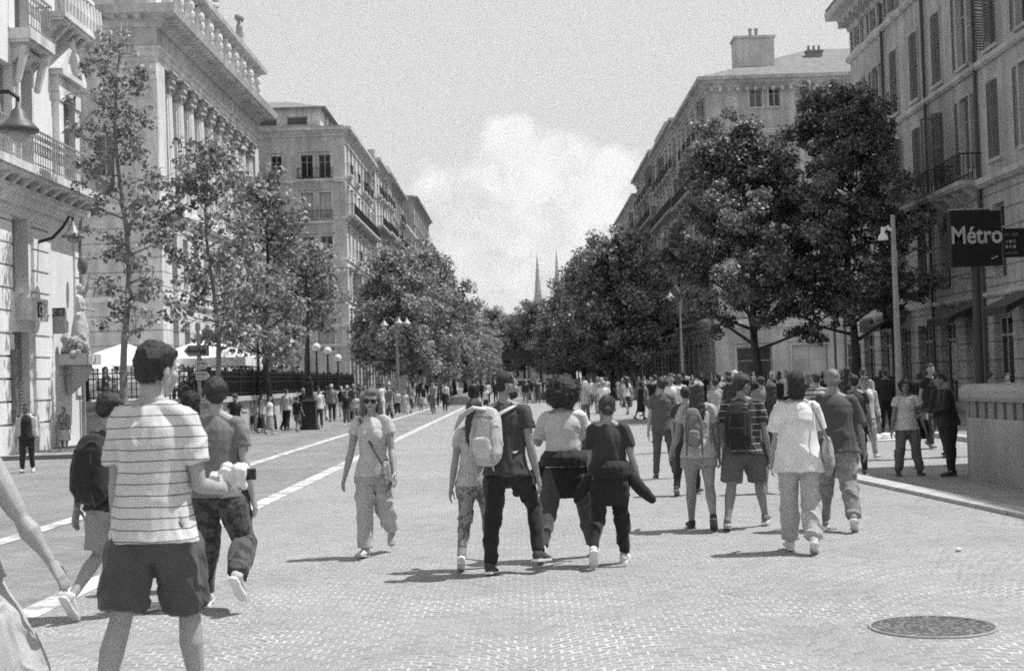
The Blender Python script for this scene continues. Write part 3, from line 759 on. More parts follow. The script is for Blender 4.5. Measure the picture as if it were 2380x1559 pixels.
# ---------------------------------------------------------------- right: near building (its facade in the shade)
def right_near():
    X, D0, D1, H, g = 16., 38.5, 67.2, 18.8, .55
    root = thing('corner_building', 'grey rendered building with closed tall shutters and shops below behind the Métro sign', 'building', (22, 53, 0))
    L = D1-D0; fs = Fr(root, X, D1, (-1, 0)); ff = Fr(root, X, D0, (0, -1)); off = root.location
    bay = 3.05; n = 9; cs = [1.55+bay*i for i in range(n)]
    rows = [(8.75, 11.1), (12.45, 15.0), (16.75, 17.75)]
    rows = [(8.6, 11.2), (12.35, 15.0), (16.62, 17.6)]
    ops = [(c-.55, c+.55, a, b) for c in cs for a, b in rows]
    gops = [(c-.95, c+.95, .3, 3.35) for c in cs]+[(c-.6, c+.6, 4.6, 7.1) for c in cs]
    sm = stone(g)
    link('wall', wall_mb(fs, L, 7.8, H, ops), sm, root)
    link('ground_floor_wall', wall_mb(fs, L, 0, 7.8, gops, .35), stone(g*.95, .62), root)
    rr = random.Random(4); 
    for (a, b, c, d) in ops:
        window(fs, a, b, c, d, .2); tr = MB(); surround(tr, fs, a, b, c, d, .12, .05, False); link('window_surround', tr, stone(g*1.15), root)
        m = rr.random()
        for s in (-1, 1):
            shutter(fs, a-.03 if s < 0 else b+.03, c, d-c, .53, (3 if m < .45 else 172 if m < .85 else rr.choice((70, 110, 140))), s)
    for (a, b, c, d) in gops: window(fs, a, b, c, d, .32, 'shop' if c < 1 else 'casement', glassm(rr.choice((.015, .03, .1))))
    path = [(X, D1+8), (X, D0), (X+12, D0)]
    path = [(X+12, D1), (X, D1), (X, D0), (X+12, D0)]
    mb = MB(); sweep(mb, path, cornice_prof(H-1.1, 1.1, .95), off, -1)
    for i in range(30): fs.box(mb, .3+i*.95, .55+i*.95, .1, .6, H-1.0, H-.72)
    link('cornice', mb, stone(g*1.1), root)
    mb = MB()
    for z, h, o in ((7.75, .3, .3), (11.85, .24, .16), (16.2, .26, .18), (4.0, .18, .14)): sweep(mb, path, band_prof(z, h, o), off, -1)
    link('string_course', mb, stone(g*1.2), root)
    # two long balconies above the shops, one draped dark
    for a, b in ((8.6, 14.6),): balcony(fs, a, b, 8.08, .8, brackets=4, m=stone(g))
    balcony(fs, 15.2, 18.4, 8.08, .8, brackets=3, m=stone(g))
    for u in (6.15, 12.25, 18.3, 24.4):     # down pipes
        mb = MB(); mb.tube([fs.p(u, .1, .2), fs.p(u, .1, 17.4)], [.065]*2, 8); link('drainpipe', mb, plain(.07, .5), root)
    for u, z in ((7.4, 3.5), (16.7, 3.4), (22.6, 3.5)):     # awnings
        mb = MB(); vs = [fs.p(a, o, zz) for a in (u-1.3, u+1.3) for o, zz in ((.02, z+.55), (1.25, z), (1.25, z-.25), (.02, z+.5))]
        mb.add(vs, [(0, 1, 2, 3), (7, 6, 5, 4), (0, 4, 5, 1), (1, 5, 6, 2), (2, 6, 7, 3)]); link('awning', mb, cloth(.02), root)
    for i, c in enumerate(cs):                              # fascia boards over the shops
        if i % 4 == 3: continue
        mb = MB(); fs.box(mb, c-1.05, c+1.05, .01, .16, 3.42, 3.92); link('fascia_board', mb, plain((.03, .22, .5, .06)[(i*3) % 4], .5), root)
        if i % 3 == 1: mb = MB(); fs.box(mb, c-.5, c+.5, -.28, -.26, 1.2, 2.6); link('poster', mb, plain((.5, .3)[i % 2], .6, .6, 4), root)
    # back, far end and roof
    o = off; mb = MB(); mb.add([(X-o.x, D1-o.y, 0), (X+12-o.x, D1-o.y, 0), (X+12-o.x, D1-o.y, H), (X-o.x, D1-o.y, H)], [(0, 1, 2, 3)])
    mb.add([(X+12-o.x, D0-o.y, 0), (X+12-o.x, D1-o.y, 0), (X+12-o.x, D1-o.y, H), (X+12-o.x, D0-o.y, H)], [(0, 1, 2, 3)]); link('rear_wall', mb, sm, root)
    link('end_wall', wall_mb(ff, 12, 0, H, []), sm, root)
    mb = MB(); mb.box((X-.9-o.x, D0-.9-o.y, H), (X+12-o.x, D1+.9-o.y, H+.2)); link('roof', mb, roofm(), root)
    return fs, root
fsR, rootR = right_near()
generic('plain building on the near right, its shadow on the paving', 'R', 16.2, 2., 26.8, 20.6, .4, 12, 3.1, 4, 7.2, shut=.5, bal=.2, seed=3)
# right: second block with the tiled hip roof, its end wall faces the camera
def right_second():
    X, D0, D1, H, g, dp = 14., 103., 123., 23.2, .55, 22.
    fo = []
    f = Fr(None, X, D0, (0, -1))
    for (x0, x1, y0, y1) in ((1742, 1770, 207, 250), (1787, 1812, 205, 248), (1895, 1922, 200, 243), (1742, 1770, 310, 372), (1787, 1812, 308, 370), (1895, 1922, 305, 366)):
        a, b = atD(x0, y1, D0), atD(x1, y0, D0); fo.append((round(a.x-X, 2), round(b.x-X, 2), round(a.z, 2), round(b.z, 2)))
    for z0 in (11.2, 7.0):
        for u in (3.2, 4.7, 8.2): fo.append((u, u+.9, z0, z0+2.2))
    for u in (1.5, 5.5, 9.5, 13.5): fo.append((u, u+2.6, .3, 3.6))
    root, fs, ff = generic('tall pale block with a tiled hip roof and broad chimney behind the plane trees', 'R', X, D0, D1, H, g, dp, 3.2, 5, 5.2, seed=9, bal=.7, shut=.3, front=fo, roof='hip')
    mb = MB()
    for i in range(34): ff.box(mb, .2+i*.64, .42+i*.64, .06, .45, H-1.05, H-.78)
    for z, o, h in ((19.0, .25, .35), (14.6, .2, .3), (5.2, .3, .4), (16.9, .12, .2)): ff.box(mb, 0, dp, -.02, o, z, z+h)
    for u in (2.2, 6.6, 9.9): ff.box(mb, u, u+.35, -.02, .1, 5.7, 18.9)
    link('moulding', mb, stone(g*1.15), root)
    a, b = atD(1705, 130, D0+4), atD(1793, 95, D0+4); mb = MB(); o = root.location
    mb.box((a.x-o.x, D0+3-o.y, H+.3), (b.x-o.x, D0+5-o.y, b.z)); mb.box((a.x-o.x-.1, D0+2.9-o.y, b.z+.001), (b.x-o.x+.1, D0+5.1-o.y, b.z+.18)); c = link('chimney', mb, stone(.68), root)
    mb = MB()
    for k in (1.3, 1.75): mb.lathe([(.13, 0), (.12, .6), (.17, .65), (.17, .75)], 8, (a.x-o.x+k, D0+4-o.y, b.z+.19))
    link('chimney_pot', mb, plain(.3, .9), c)
right_second()
G2 = 'terraced blocks receding along the right side'
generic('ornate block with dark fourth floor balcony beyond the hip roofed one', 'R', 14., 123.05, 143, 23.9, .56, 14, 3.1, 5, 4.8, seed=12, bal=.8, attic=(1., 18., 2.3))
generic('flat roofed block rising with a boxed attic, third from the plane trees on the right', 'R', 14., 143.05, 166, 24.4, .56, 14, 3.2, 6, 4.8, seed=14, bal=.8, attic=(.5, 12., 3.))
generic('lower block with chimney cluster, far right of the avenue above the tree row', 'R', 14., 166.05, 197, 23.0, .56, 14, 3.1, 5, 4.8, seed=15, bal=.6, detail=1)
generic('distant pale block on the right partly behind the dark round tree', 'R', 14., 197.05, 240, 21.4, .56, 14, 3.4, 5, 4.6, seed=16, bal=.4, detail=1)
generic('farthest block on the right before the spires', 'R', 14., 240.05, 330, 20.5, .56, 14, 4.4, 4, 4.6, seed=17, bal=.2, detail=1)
# ---------------------------------------------------------------- left: nearest building, sunlit stucco
def left_near():
    k = 1.2389; X = -14.; D1 = 45.; D0 = 24.; H = 18.5; g = .82
    root = thing('corner_building', 'sunlit stucco building with pedimented window and long iron balcony at the left edge', 'building', (-20, 35, 0)); off = root.location
    fs = Fr(root, X, D0, (1, 0)); L = D1-D0; rr = random.Random(2)
    def U(px, py): p = atX(px, py, X); return p.y-D0, p.z
    def R(x0, y0, x1, y1): a = U(x0, y1); b = U(x1, y0); return (round(a[0], 2), round(b[0], 2), round(a[1], 2), round(b[1], 2))
    zb = 7.95
    ops = []
    w1 = (U(42, 300)[0], U(68, 300)[0], zb+.05, 11.0); w2 = (U(133, 300)[0], U(163, 300)[0], zb+.05, 10.9)
    w3 = (w1[0]-.1, w1[1]+.1, 12.0, 14.6); w4 = (w2[0], w2[1], 13.4, 15.6)
    prev = [(a-5.1, b-5.1, c, d) for a, b, c, d in (w1, w2, w3, w4)]+[(a-10.2, b-10.2, c, d) for a, b, c, d in (w1, w3)]
    ops = [w1, w2, w3, w4]+[p for p in prev if p[0] > .5]
    link('wall', wall_mb(fs, L, 7.5, H, ops, .3), stone(g, 0, .08, .15), root)
    for o in ops: window(fs, *o, rev=.3)
    door = (U(30, 900)[0], U(70, 900)[0], .12, U(40, 770)[1]); lint = (U(25, 600)[0], U(66, 600)[0], 4.55, 6.7)
    link('ground_floor_wall', wall_mb(fs, L, 0, 7.5, [door, lint, (1.5, 4.0, .3, 3.6), (6, 8.5, .3, 3.6)], .45), stone(g*.95, 0, .08, .15), root)
    window(fs, *lint, rev=.45, style='none', g=plain(.2, .6, .2, 3))
    for o in ((1.5, 4.0, .3, 3.6), (6, 8.5, .3, 3.6)): window(fs, *o, rev=.45, style='shop')
    mb = MB(); n = 34; h = (door[3]-door[2])/n           # roller shutter in the doorway
    for i in range(n):
        z = door[2]+i*h; mb.add([fs.p(door[0], -.25, z), fs.p(door[1], -.25, z), fs.p(door[1], -.2, z+h*.5), fs.p(door[0], -.2, z+h*.5), fs.p(door[1], -.25, z+h), fs.p(door[0], -.25, z+h)], [(0, 1, 2, 3), (3, 2, 4, 5)])
    link('roller_shutter', mb, plain(.25, .5, .1), root)
    def blocks(u0, u1, z0, z1, hh=.62, o=.09, foot=None):      # rusticated blocks
        z = z0; mb = MB()
        if foot: fs.box(mb, *foot)
        while z < z1-.05: fs.box(mb, u0, u1, -.03, o, z+.03, min(z1, z+hh-.03)); z += hh
        link('quoin', mb, stone(g, 0, .08, .2), root)
    ua = U(78, 900)[0]; ub = U(118, 900)[0]
    blocks(ua, ub, .9, 6.6, foot=(ua-.05, ub+.06, -.03, .16, .0, .86)); blocks(U(0, 900)[0]-.9, U(28, 900)[0], .9, 6.6, foot=(9.2, U(28, 900)[0]+.02, -.03, .16, .0, .86))
    blocks(L-.55, L-.02, 1.6, 6.6, .62, .07)
    for u in (.2, 4.4): blocks(u, u+1., .9, 6.6)
    path = [(X, D1), (X, D0)]
    mb = MB(); sweep(mb, [(X-8, D1), (X, D1), (X, D0)], cornice_prof(7.0, .45, .35), off, 1); 
    sweep(mb, [(X-8, D1), (X, D1), (X, D0)], cornice_prof(17.4, 1.1, .9), off, 1); link('cornice', mb, stone(g), root)
    # long balcony
    b = balcony(fs, .2, L-.02, zb, .85, rail=False, m=stone(g*.9), brackets=26, th=.22)
    railing(fs, .25, L-.05, .8, zb+.002, 1.05, .2, par=b, orn=True, m=plain(.3, .6))
    # upper balconies
    for (a, bb) in ((w3[0]-.5, w3[1]+.45), (w3[0]-5.6, w3[1]-4.65)):
        b = balcony(fs, a, bb, 11.9, .62, rail=False, m=stone(g*.9), th=.3)
        railing(fs, a+.05, bb-.05, .57, 11.902, 1.1, .2, par=b, orn=True, m=plain(.3, .6))
    b = balcony(fs, w2[0]-1.2, L-.05, 13.1, .7, rail=False, m=stone(g*.95), brackets=5)
    mb = MB(); fs.box(mb, w2[0]-1.2, L-.05, .55, .7, 14.0, 14.12)
    for i in range(12): mb.tube([fs.p(w2[0]-1.1+i*.33, .62, 13.1), fs.p(w2[0]-1.1+i*.33, .62, 13.5), fs.p(w2[0]-1.1+i*.33, .62, 14.0)], [.07, .1, .06], 8, cap='flat')
    link('balustrade', mb, stone(g), b)
    # pediment and its pilasters
    mb = MB(); a, c = w2[0]-.4, w2[1]+.3
    for u in (a, c-.42): fs.box(mb, u, u+.42, -.02, .2, zb+.02, 10.6); fs.box(mb, u-.05, u+.47, -.02, .25, 10.601, 10.85)
    fs.box(mb, a-.08, c+.08, -.02, .24, 10.86, 11.35); fs.box(mb, a-.2, c+.2, -.02, .4, 11.351, 11.5)
    m = (a+c)/2
    for o in (.2,):
        mb.add([fs.p(a-.2, -.02, 11.501), fs.p(c+.2, -.02, 11.501), fs.p(m, -.02, 12.65), fs.p(a-.2, o, 11.501), fs.p(c+.2, o, 11.501), fs.p(m, o, 12.65)], [(0, 1, 2), (5, 4, 3), (0, 3, 4, 1), (1, 4, 5, 2), (2, 5, 3, 0)])
    for p0, p1 in (((a-.3, 11.5), (m, 12.72)), ((c+.3, 11.5), (m, 12.72))):
        q = [(p0[0], p0[1]), (p1[0], p1[1]), (p1[0], p1[1]-.24), (p0[0]+(.42 if p0[0] < p1[0] else -.42), p0[1])]
        mb.add([fs.p(x, o, z) for o in (.0, .38) for x, z in q], [(0, 1, 2, 3), (7, 6, 5, 4)]+[(i, (i+1) % 4, 4+(i+1) % 4, 4+i) for i in range(4)])
    link('pediment', mb, stone(g), root)
    for w in (w1, prev[0]):
        mb = MB(); surround(mb, fs, *w, .16, .1, True); fs.box(mb, w[0]-.2, w[1]+.2, -.02, .3, w[3]+.3, w[3]+.42)
        for u in (w[0]-.45, w[1]+.2): mb.tube([fs.p(u+.12, .15, w[3]-.5), fs.p(u+.12, .24, w[3]-.1), fs.p(u+.12, .36, w[3]+.4)], [(.1, .1), (.11, .14), (.12, .2)], 8)
        mb.ell(fs.p((w[0]+w[1])/2, .1, w[3]+.3), (.22, .2, .28)); link('window_surround', mb, stone(g), root)
    # sign box with a letter frame over the door, panel beside the door
    mb = MB(); u, z = U(45, 745); fs.box(mb, u-.3, u+1.1, .0, .45, z, z+.62); link('sign_box', mb, plain(.6, .5), root)
    mb = MB(); fs.box(mb, u+.2, u+.55, .451, .47, z+.1, z+.52); link('emblem', mb, plain(.05, .5), root)
    txt('C', fs.mat(u+.25, .472, z+.16), .42, plain(.6), root, name='letter')
    mb = MB(); u, z = U(22, 1000); fs.box(mb, u-.05, u+.35, .10, .2, z+.2, z+2.2); link('door_plate', mb, plain(.15, .4, .4, 9), root)
    o = root.location; mb = MB()
    mb.add([(X-12-o.x, D0-o.y, 0), (X-12-o.x, D1-o.y, 0), (X-12-o.x, D1-o.y, H), (X-12-o.x, D0-o.y, H)], [(0, 1, 2, 3)])
    for y in (D0, D1): mb.add([(X-12-o.x, y-o.y, 0), (X-o.x, y-o.y, 0), (X-o.x, y-o.y, H), (X-12-o.x, y-o.y, H)], [(0, 1, 2, 3)])
    link('rear_wall', mb, stone(g*.9), root)
    mb = MB(); mb.box((X-12-o.x, D0-.3-o.y, H), (X+.6-o.x, D1+.3-o.y, H+.3)); link('roof', mb, roofm(), root)
    mb = MB(); mb.tube([fs.p(L-.12, .12, .3), fs.p(L-.12, .12, 17.3)], [.06]*2, 8); link('drainpipe', mb, plain(.3, .5), root)
    return fs, root, U
def txt(s, M, size, m, par=None, name='lettering', al='LEFT', ext=.004, off=0.):
    c = bpy.data.curves.new(name, 'FONT'); c.body = s; c.size = size; c.extrude = ext; c.offset = off; c.align_x = al
    t = bpy.data.objects.new('tmp', c); C.objects.link(t); dg = bpy.context.evaluated_depsgraph_get()
    me = bpy.data.meshes.new_from_object(t.evaluated_get(dg)); bpy.data.objects.remove(t)
    me.transform(Matrix.Rotation(PI/2, 4, 'X')); me.name = name; me.materials.clear(); me.materials.append(m)
    o = bpy.data.objects.new(name, me); C.objects.link(o)
    if par: o.parent = par; o.matrix_local = M
    else: o.matrix_world = M
    return o
fsL, rootL, UL = left_near()
# ---------------------------------------------------------------- left: the exchange palace with giant columns
def palace():
    X, D0, D1, g, dp = -22., 87.3, 121., .74, 34.
    root = thing('palace', 'monumental palace with giant fluted columns and carved attic on the left', 'palace', (-38, 104, 0)); off = root.location
    L = D1-D0; fs = Fr(root, X, D0, (1, 0)); ff = Fr(root, X-dp, D0, (0, -1)); sm = stone(g); cr = stone(g, .9)
    n = 10; pier = 1.7; sp = (L-2*pier)/n; cs = [pier+sp*(i+.5) for i in range(n)]
    lo = [(c-.75, c+.75, 2.2, 6.2) for c in cs]+[(c-.7, c+.7, 8.2, 11.6) for c in cs]
    link('base_wall', wall_mb(fs, L, 0, 13., lo, .5), cr, root)
    for o in lo: window(fs, *o, rev=.5)
    # recessed loggia wall behind the columns
    up = [(c-.8, c+.8, 14.0, 19.) for c in cs]
    fb = Fr(root, X-2.2, D0+pier, (1, 0)); link('loggia_wall', wall_mb(fb, L-2*pier, 13., 22., [(a-pier, b-pier, c, d) for a, b, c, d in up], .4), sm, root)
    for a, b, c, d in up: window(fb, a-pier, b-pier, c, d, rev=.4)
    mb = MB(); fs.box(mb, pier, L-pier, -2.2, -.02, 12.98, 13.05); fs.box(mb, .02, pier, -2.2, 0, 13.06, 21.99); fs.box(mb, L-pier, L-.02, -2.2, 0, 13.06, 21.99); link('pier', mb, sm, root)
    for i, c in enumerate(cs+[pier*.5, L-pier*.5]):
        col = MB(); r = .58; nn = 40; H0, H1 = 13.1, 20.6; prof = []
        eng = i >= n; cu = c; co = -.45 if not eng else .0
        vs = []; m = 7
        for j in range(m):
            t = j/(m-1); rr = r*(1-.14*t*t)
            for q in range(nn):
                a = 2*PI*q/nn; r2 = rr*(1-.09*(q % 2)); 
                vs.append(fs.p(cu+math.cos(a)*r2, co+math.sin(a)*r2, H0+.4+(H1-H0-.4)*t))
        if not eng:
            col.add(vs, [(j*nn+q, j*nn+(q+1) % nn, (j+1)*nn+(q+1) % nn, (j+1)*nn+q) for j in range(m-1) for q in range(nn)])
            o0 = fs.p(cu, co, H0); col.lathe([(.82, 0), (.82, .14), (.72, .16), (.74, .28), (.62, .4)], 20, (o0.x, o0.y, H0))
            cobj = link('column', col, stone(g*1.05, 0, .1, .15), root)
            cap = MB(); o1 = fs.p(cu, co, H1); cap.lathe([(.5, 0), (.56, .05), (.5, .12), (.56, .5), (.62, .85), (.78, 1.2)], 20, (o1.x, o1.y, H1))
            for row, (z, rr2, s) in enumerate(((.35, .56, .17), (.75, .62, .17), (1.12, .82, .2))):
                for q in range(10 if row < 2 else 4):
                    a = 2*PI*(q+.5*row)/(10 if row < 2 else 4)+(PI/4 if row == 2 else 0); cap.ell((o1.x+math.cos(a)*rr2, o1.y+math.sin(a)*rr2, H1+z), (s, s, s*1.1), None, 6, 4)
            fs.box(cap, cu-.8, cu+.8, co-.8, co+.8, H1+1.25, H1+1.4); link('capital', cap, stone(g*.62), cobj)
    # entablature: architrave, frieze, big shaded cornice, carved attic
    path = [(X-dp, D1), (X, D1), (X, D0), (X-dp, D0)]
    def ring(name, profs, m, b0=None):
        mb = MB()
        for p in profs: sweep(mb, path, p, off, 1)
        return link(name, mb, m, root)
    P4 = path
    ring('architrave', [[(-2.3, 22.), (.0, 22.), (.0, 22.4), (.06, 22.4), (.06, 22.8), (.18, 22.85), (.18, 23.), (-2.3, 23.)]], stone(g))
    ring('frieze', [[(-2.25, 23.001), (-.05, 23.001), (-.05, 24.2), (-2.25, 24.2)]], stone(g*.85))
    cmb = MB(); sweep(cmb, path, [(-2.2, 24.201), (.1, 24.201), (.3, 24.5), (.55, 24.55), (.6, 24.75), (1.35, 24.8), (1.5, 25.3), (-2.2, 25.3)], off, 1)
    for i in range(int(L/.8)): fs.box(cmb, .1+i*.8, .5+i*.8, .1, 1.2, 24.56, 24.79)
    for i in range(int(dp/.8)): ff.box(cmb, .1+i*.8, .5+i*.8, .1, 1.2, 24.56, 24.79)
    link('cornice', cmb, stone(g*.9), root)
    aw = [(c-.5, c+.5, 26.1, 27.7) for c in cs]
    link('attic_wall', wall_mb(fs, L, 25.301, 28.3, aw, .3), stone(g*1.1), root)
    link('attic_wall', wall_mb(ff, dp, 25.301, 28.3, []), sm, root)
    for o in aw: window(fs, *o, rev=.3)
    for i in range(n+1):
        mb = MB(); u = pier+sp*i; fs.box(mb, u-.3, u+.3, -.02, .32, 25.31, 28.2)
        for z in (26.2, 27.5): mb.ell(fs.p(u, .38, z), (.26, .26, .4), None, 8, 5)
        mb.ell(fs.p(u, .45, 26.9), (.2, .24, .35), None, 8, 5); link('carved_figure', mb, stone(g*1.05), root)
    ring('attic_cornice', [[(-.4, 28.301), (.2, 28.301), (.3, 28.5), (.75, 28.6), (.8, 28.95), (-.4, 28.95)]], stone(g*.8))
    # crest above the middle of the front and urns along the top
    mb = MB(); fs.box(mb, 2., 16.5, -1.2, .0, 28.951, 30.4); fs.box(mb, 1.8, 16.7, -1.3, .2, 30.401, 30.65)
    rr = random.Random(5)
    for i in range(46): u = rr.uniform(2, 16.5); mb.ell(fs.p(u, rr.uniform(-.2, .35), rr.uniform(29.2, 30.3)), (rr.uniform(.15, .35),)*3, None, 7, 5)
    for i in range(30): u = rr.uniform(3, 16); z = 30.6+1.6*(1-abs(u-9.5)/7.5)*rr.random(); mb.ell(fs.p(u, -.5, z), (rr.uniform(.25, .5),)*3, None, 7, 5)
    link('crest', mb, stone(g*.95), root)
    cx = atX(566, 90, X); u = cx.y-D0
    mb = MB(); b = fs.p(u, -.3, 28.95); fs.box(mb, u-.5, u+.5, -.8, .2, 28.951, 29.6)
    mb.tube([fs.p(u, -.3, 29.6), fs.p(u+.1, -.3, 30.3), fs.p(u-.1, -.3, 31.2), fs.p(u, -.3, 31.6)], [.4, .33, .28, .15], 10)
    mb.ell(fs.p(u-.45, -.3, 31.9), .32); mb.ell(fs.p(u+.35, -.3, 32.), .34); mb.tube([fs.p(u, -.3, 31.2), fs.p(u-.5, -.3, 31.7)], [.15, .12], 8); mb.tube([fs.p(u, -.3, 31.2), fs.p(u+.5, -.3, 31.8)], [.15, .12], 8)
    link('roof_statue', mb, stone(g*.6), root)
    mb = MB(); mb.ell(fs.p(L-.4, -.3, 29.35), .42); mb.lathe([(.3, 0), (.15, .15), (.4, .3)], 10, fs.p(L-.4, -.3, 28.951)); link('urn', mb, stone(g*.9), root)
    # side facing the camera
    w2 = [(dp-9.2, dp-7.9, 14.4, 18.6), (dp-4.0, dp-2.8, 14.4, 17.6)]
    link('end_wall', wall_mb(ff, dp, 13., 22., w2, .4), sm, root)
    for o in w2: window(ff, *o, rev=.4, g=glassm(.09))
    link('end_base_wall', wall_mb(ff, dp, 0, 13., [], .4), cr, root)
    mb = MB(); sweep(mb, path, band_prof(12.75, .5, .35), off, 1); sweep(mb, path, band_prof(7.2, .35, .2), off, 1); ff.box(mb, dp-5.6, dp-4.9, -.02, .2, 13.3, 21.9)
    ff.box(mb, dp-1.5, dp-.02, -.02, .15, 13.3, 21.9); ff.box(mb, dp-1.7, dp-.01, -.02, .28, 20.9, 21.8)
    link('string_course', mb, stone(g*1.1), root)
    mb = MB(); ff.box(mb, 0, dp, -33.5, -.3, 28.3, 28.6); link('roof', mb, roofm(), root)
    o = off; mb = MB(); mb.add([(X-dp-o.x, D0-o.y, 0), (X-dp-o.x, D1-o.y, 0), (X-dp-o.x, D1-o.y, 28), (X-dp-o.x, D0-o.y, 28)], [(0, 1, 2, 3)])
    mb.add([(X-dp-o.x, D1-o.y, 0), (X-o.x, D1-o.y, 0), (X-o.x, D1-o.y, 28), (X-dp-o.x, D1-o.y, 28)], [(0, 1, 2, 3)]); link('rear_wall', mb, sm, root)
    return fs
fsP = palace()
# flag on the palace front
fl = thing('flag', 'two toned flag on a slanting pole at the far end of the palace colonnade', 'flag', (-21.8, 116.5, 15.5))
mb = MB(); mb.tube([(0, 0, 0), (2.3, 0, 4.6)], [.06, .04], 8); link('pole', mb, METAL, fl)
mb = MB(); vs = []; 
for i in range(7):
    for j in range(5): vs.append((2.2-.55*i*.5+.04*j, .12*math.sin(i*1.3+j), 4.4-i*.52-j*.42+.1*math.sin(i)))
mb.add(vs, [(i*5+j, i*5+j+1, (i+1)*5+j+1, (i+1)*5+j) for i in range(6) for j in range(4)])
link('flag_cloth', mb, cloth(.07), fl)
# ---------------------------------------------------------------- left: block with set-back top floor
def left_block():
    X, D0, D1, g = -15.3, 126.5, 149.9, .78
    H = atX(815, 316, X).z-.1; dp = 14.5; x0 = X-dp
    fo = []
    def Rr(a, b, c, d): p, q = atD(a, d, D0), atD(b, c, D0); return (round(p.x-x0, 2), round(q.x-x0, 2), round(p.z, 2), round(q.z, 2))
    for r in ((631, 655, 363, 412), (700, 727, 360, 414), (742, 768, 359, 414), (633, 657, 450, 512), (702, 728, 448, 512), (744, 770, 446, 511), (636, 660, 552, 612), (705, 731, 550, 612), (747, 773, 548, 611), (638, 662, 652, 722), (749, 776, 650, 721), (707, 733, 652, 722), (740, 778, 757, 816), (660, 698, 758, 817)):
        fo.append(Rr(*r))
    root, fs, ff = generic('pale apartment block with a set-back top floor and paired iron balconies', 'L', X, D0, D1, H, g, dp, 2.9, 5, 5.4, seed=21, bal=.35, shut=.15, front=fo)
    for k, yb in enumerate((418, 516)):
        a, b = atD(692, yb, D0), atD(775, yb, D0); railing(ff, a.x-x0, b.x-x0, .45, a.z, .95, .12, name='balcony_railing'); mb = MB(); ff.box(mb, a.x-x0-.1, b.x-x0+.1, -.02, .5, a.z-.2, a.z-.01); link('balcony', mb, stone(g), root)
    for yb in (420, 618, 757):
        z = atD(760, yb, D0).z; mb = MB(); ff.box(mb, 0, dp-.02, -.02, .22, z-.15, z+.12); link('string_course', mb, stone(g*1.1), root)
    zr = atD(752, 246, D0).z; o = root.location
    xr = atD(741, 260, D0).x; mb = MB(); fa = Fr(root, x0, D0+.8, (0, -1))
    ow = [(round(atD(a, 300, D0).x-x0, 2), round(atD(b, 300, D0).x-x0, 2), H+.5, H+1.25) for a, b in ((598, 640), (664, 712))]
    link('attic_wall', wall_mb(fa, xr-x0, H+.26, zr, ow), stone(g), root)
    for w in ow: window(fa, *w, style='none')
    fb = Fr(root, xr, D0+.8, (1, 0)); so = [(3+i*3., 4.2+i*3., H+.7, H+2.2) for i in range(6)]
    link('attic_wall', wall_mb(fb, D1-D0-2, H+.26, zr, so), stone(g), root)
    for w in so: window(fb, *w)
    mb = MB(); e = .55; xa, xb, ya, yb = x0-o.x, xr-o.x+e, D0+.8-e-o.y, D1-1-o.y
    mb.add([(xa, ya, zr), (xb, ya, zr), (xb, yb, zr), (xa, yb, zr), (xa, ya+5, zr+1.5), (xb-4.2, ya+5, zr+1.5), (xb-4.2, yb-4, zr+1.5), (xa, yb-4, zr+1.5)], [(3, 2, 1, 0), (0, 1, 5, 4), (1, 2, 6, 5), (2, 3, 7, 6), (4, 5, 6, 7), (0, 4, 7, 3)])
    mb.box((xa, ya-.05, zr-.14), (xb+.05, ya+.1, zr-.001)); link('roof', mb, roofm(), root)
left_block()
generic('narrow house with planted balconies next to the pale apartment block', 'L', -15., 150.1, 160, 25.6, .76, 14, 3.2, 6, 4.8, seed=31, bal=.9)
generic('ornate narrow house with a raised attic and bow balconies, left side', 'L', -15.1, 160.05, 171, 26.2, .76, 14, 2.9, 6, 4.8, seed=32, bal=.9, attic=(1, 6, 2.2))
generic('weathered house with chimneys between the ornate one and the plain concrete block', 'L', -15., 171.05, 186, 25.8, .45, 14, 3., 6, 4.8, seed=33, bal=.6)
generic('house with pale cornice below the bare concrete gable', 'L', -15.2, 186.05, 205, 22.5, .76, 14, 3.1, 5, 4.8, seed=34, bal=.5, detail=1)
generic('modern block whose bare grey gable rises above the trees on the left', 'L', -15., 205.05, 238, 28.6, .4, 9, 3.3, 7, 4.8, seed=35, bal=0., shut=0, detail=1)
generic('farthest pale block on the left above the tree crowns', 'L', -15., 238.05, 330, 25., .76, 14, 4.4, 5, 4.8, seed=36, bal=.2, detail=1)
# ---------------------------------------------------------------- church spires beyond the avenue
ch = thing('church', 'far twin spired church showing only its pale pointed spires', 'church', (4.2, 452, 0))
for px, py in ((1248, 583), (1293, 577)):
    t = atD(px, py, 450); x = t.x-4.2; Z = t.z; mb = MB(); w = 1.6
    mb.box((x-w*1.3, -w*1.3, 0), (x+w*1.3, w*1.3, Z-21)); mb.box((x-w, -w, Z-21), (x+w, w, Z-16.5))
    for sx in (-1, 1):
        for sy in (-1, 1): mb.lathe([(.32, 0), (.3, 3.2), (.02, 6.)], 6, (x+sx*w, sy*w, Z-21)); mb.lathe([(.3, 0), (.02, 4.)], 6, (x+sx*w*1.35, sy*w*1.35, Z-24))
    mb.lathe([(w*.95, 0), (w*.62, 5.4), (w*.3, 11), (.06, 16.5), (.02, 17)], 8, (x, 0, Z-17))
    for k in range(9):
        zz = Z-16+k*1.7; r = w*(.95-.1*k)
        for q in range(4): mb.ell((x+math.cos(q*PI/2+.78)*r, math.sin(q*PI/2+.78)*r, zz), .16, None, 5, 4)
    link('spire', mb, stone(.5, 0, .05, .05), ch)
mb = MB(); mb.box((-14, 6, 0), (12, 30, 14)); link('nave', mb, stone(.4), ch)
# low end building closing the avenue
generic('low pale building closing the far end of the avenue', 'L', 14., 372., 400., 15., .45, 44, 4., 3, 4.6, seed=41, bal=0, detail=1)
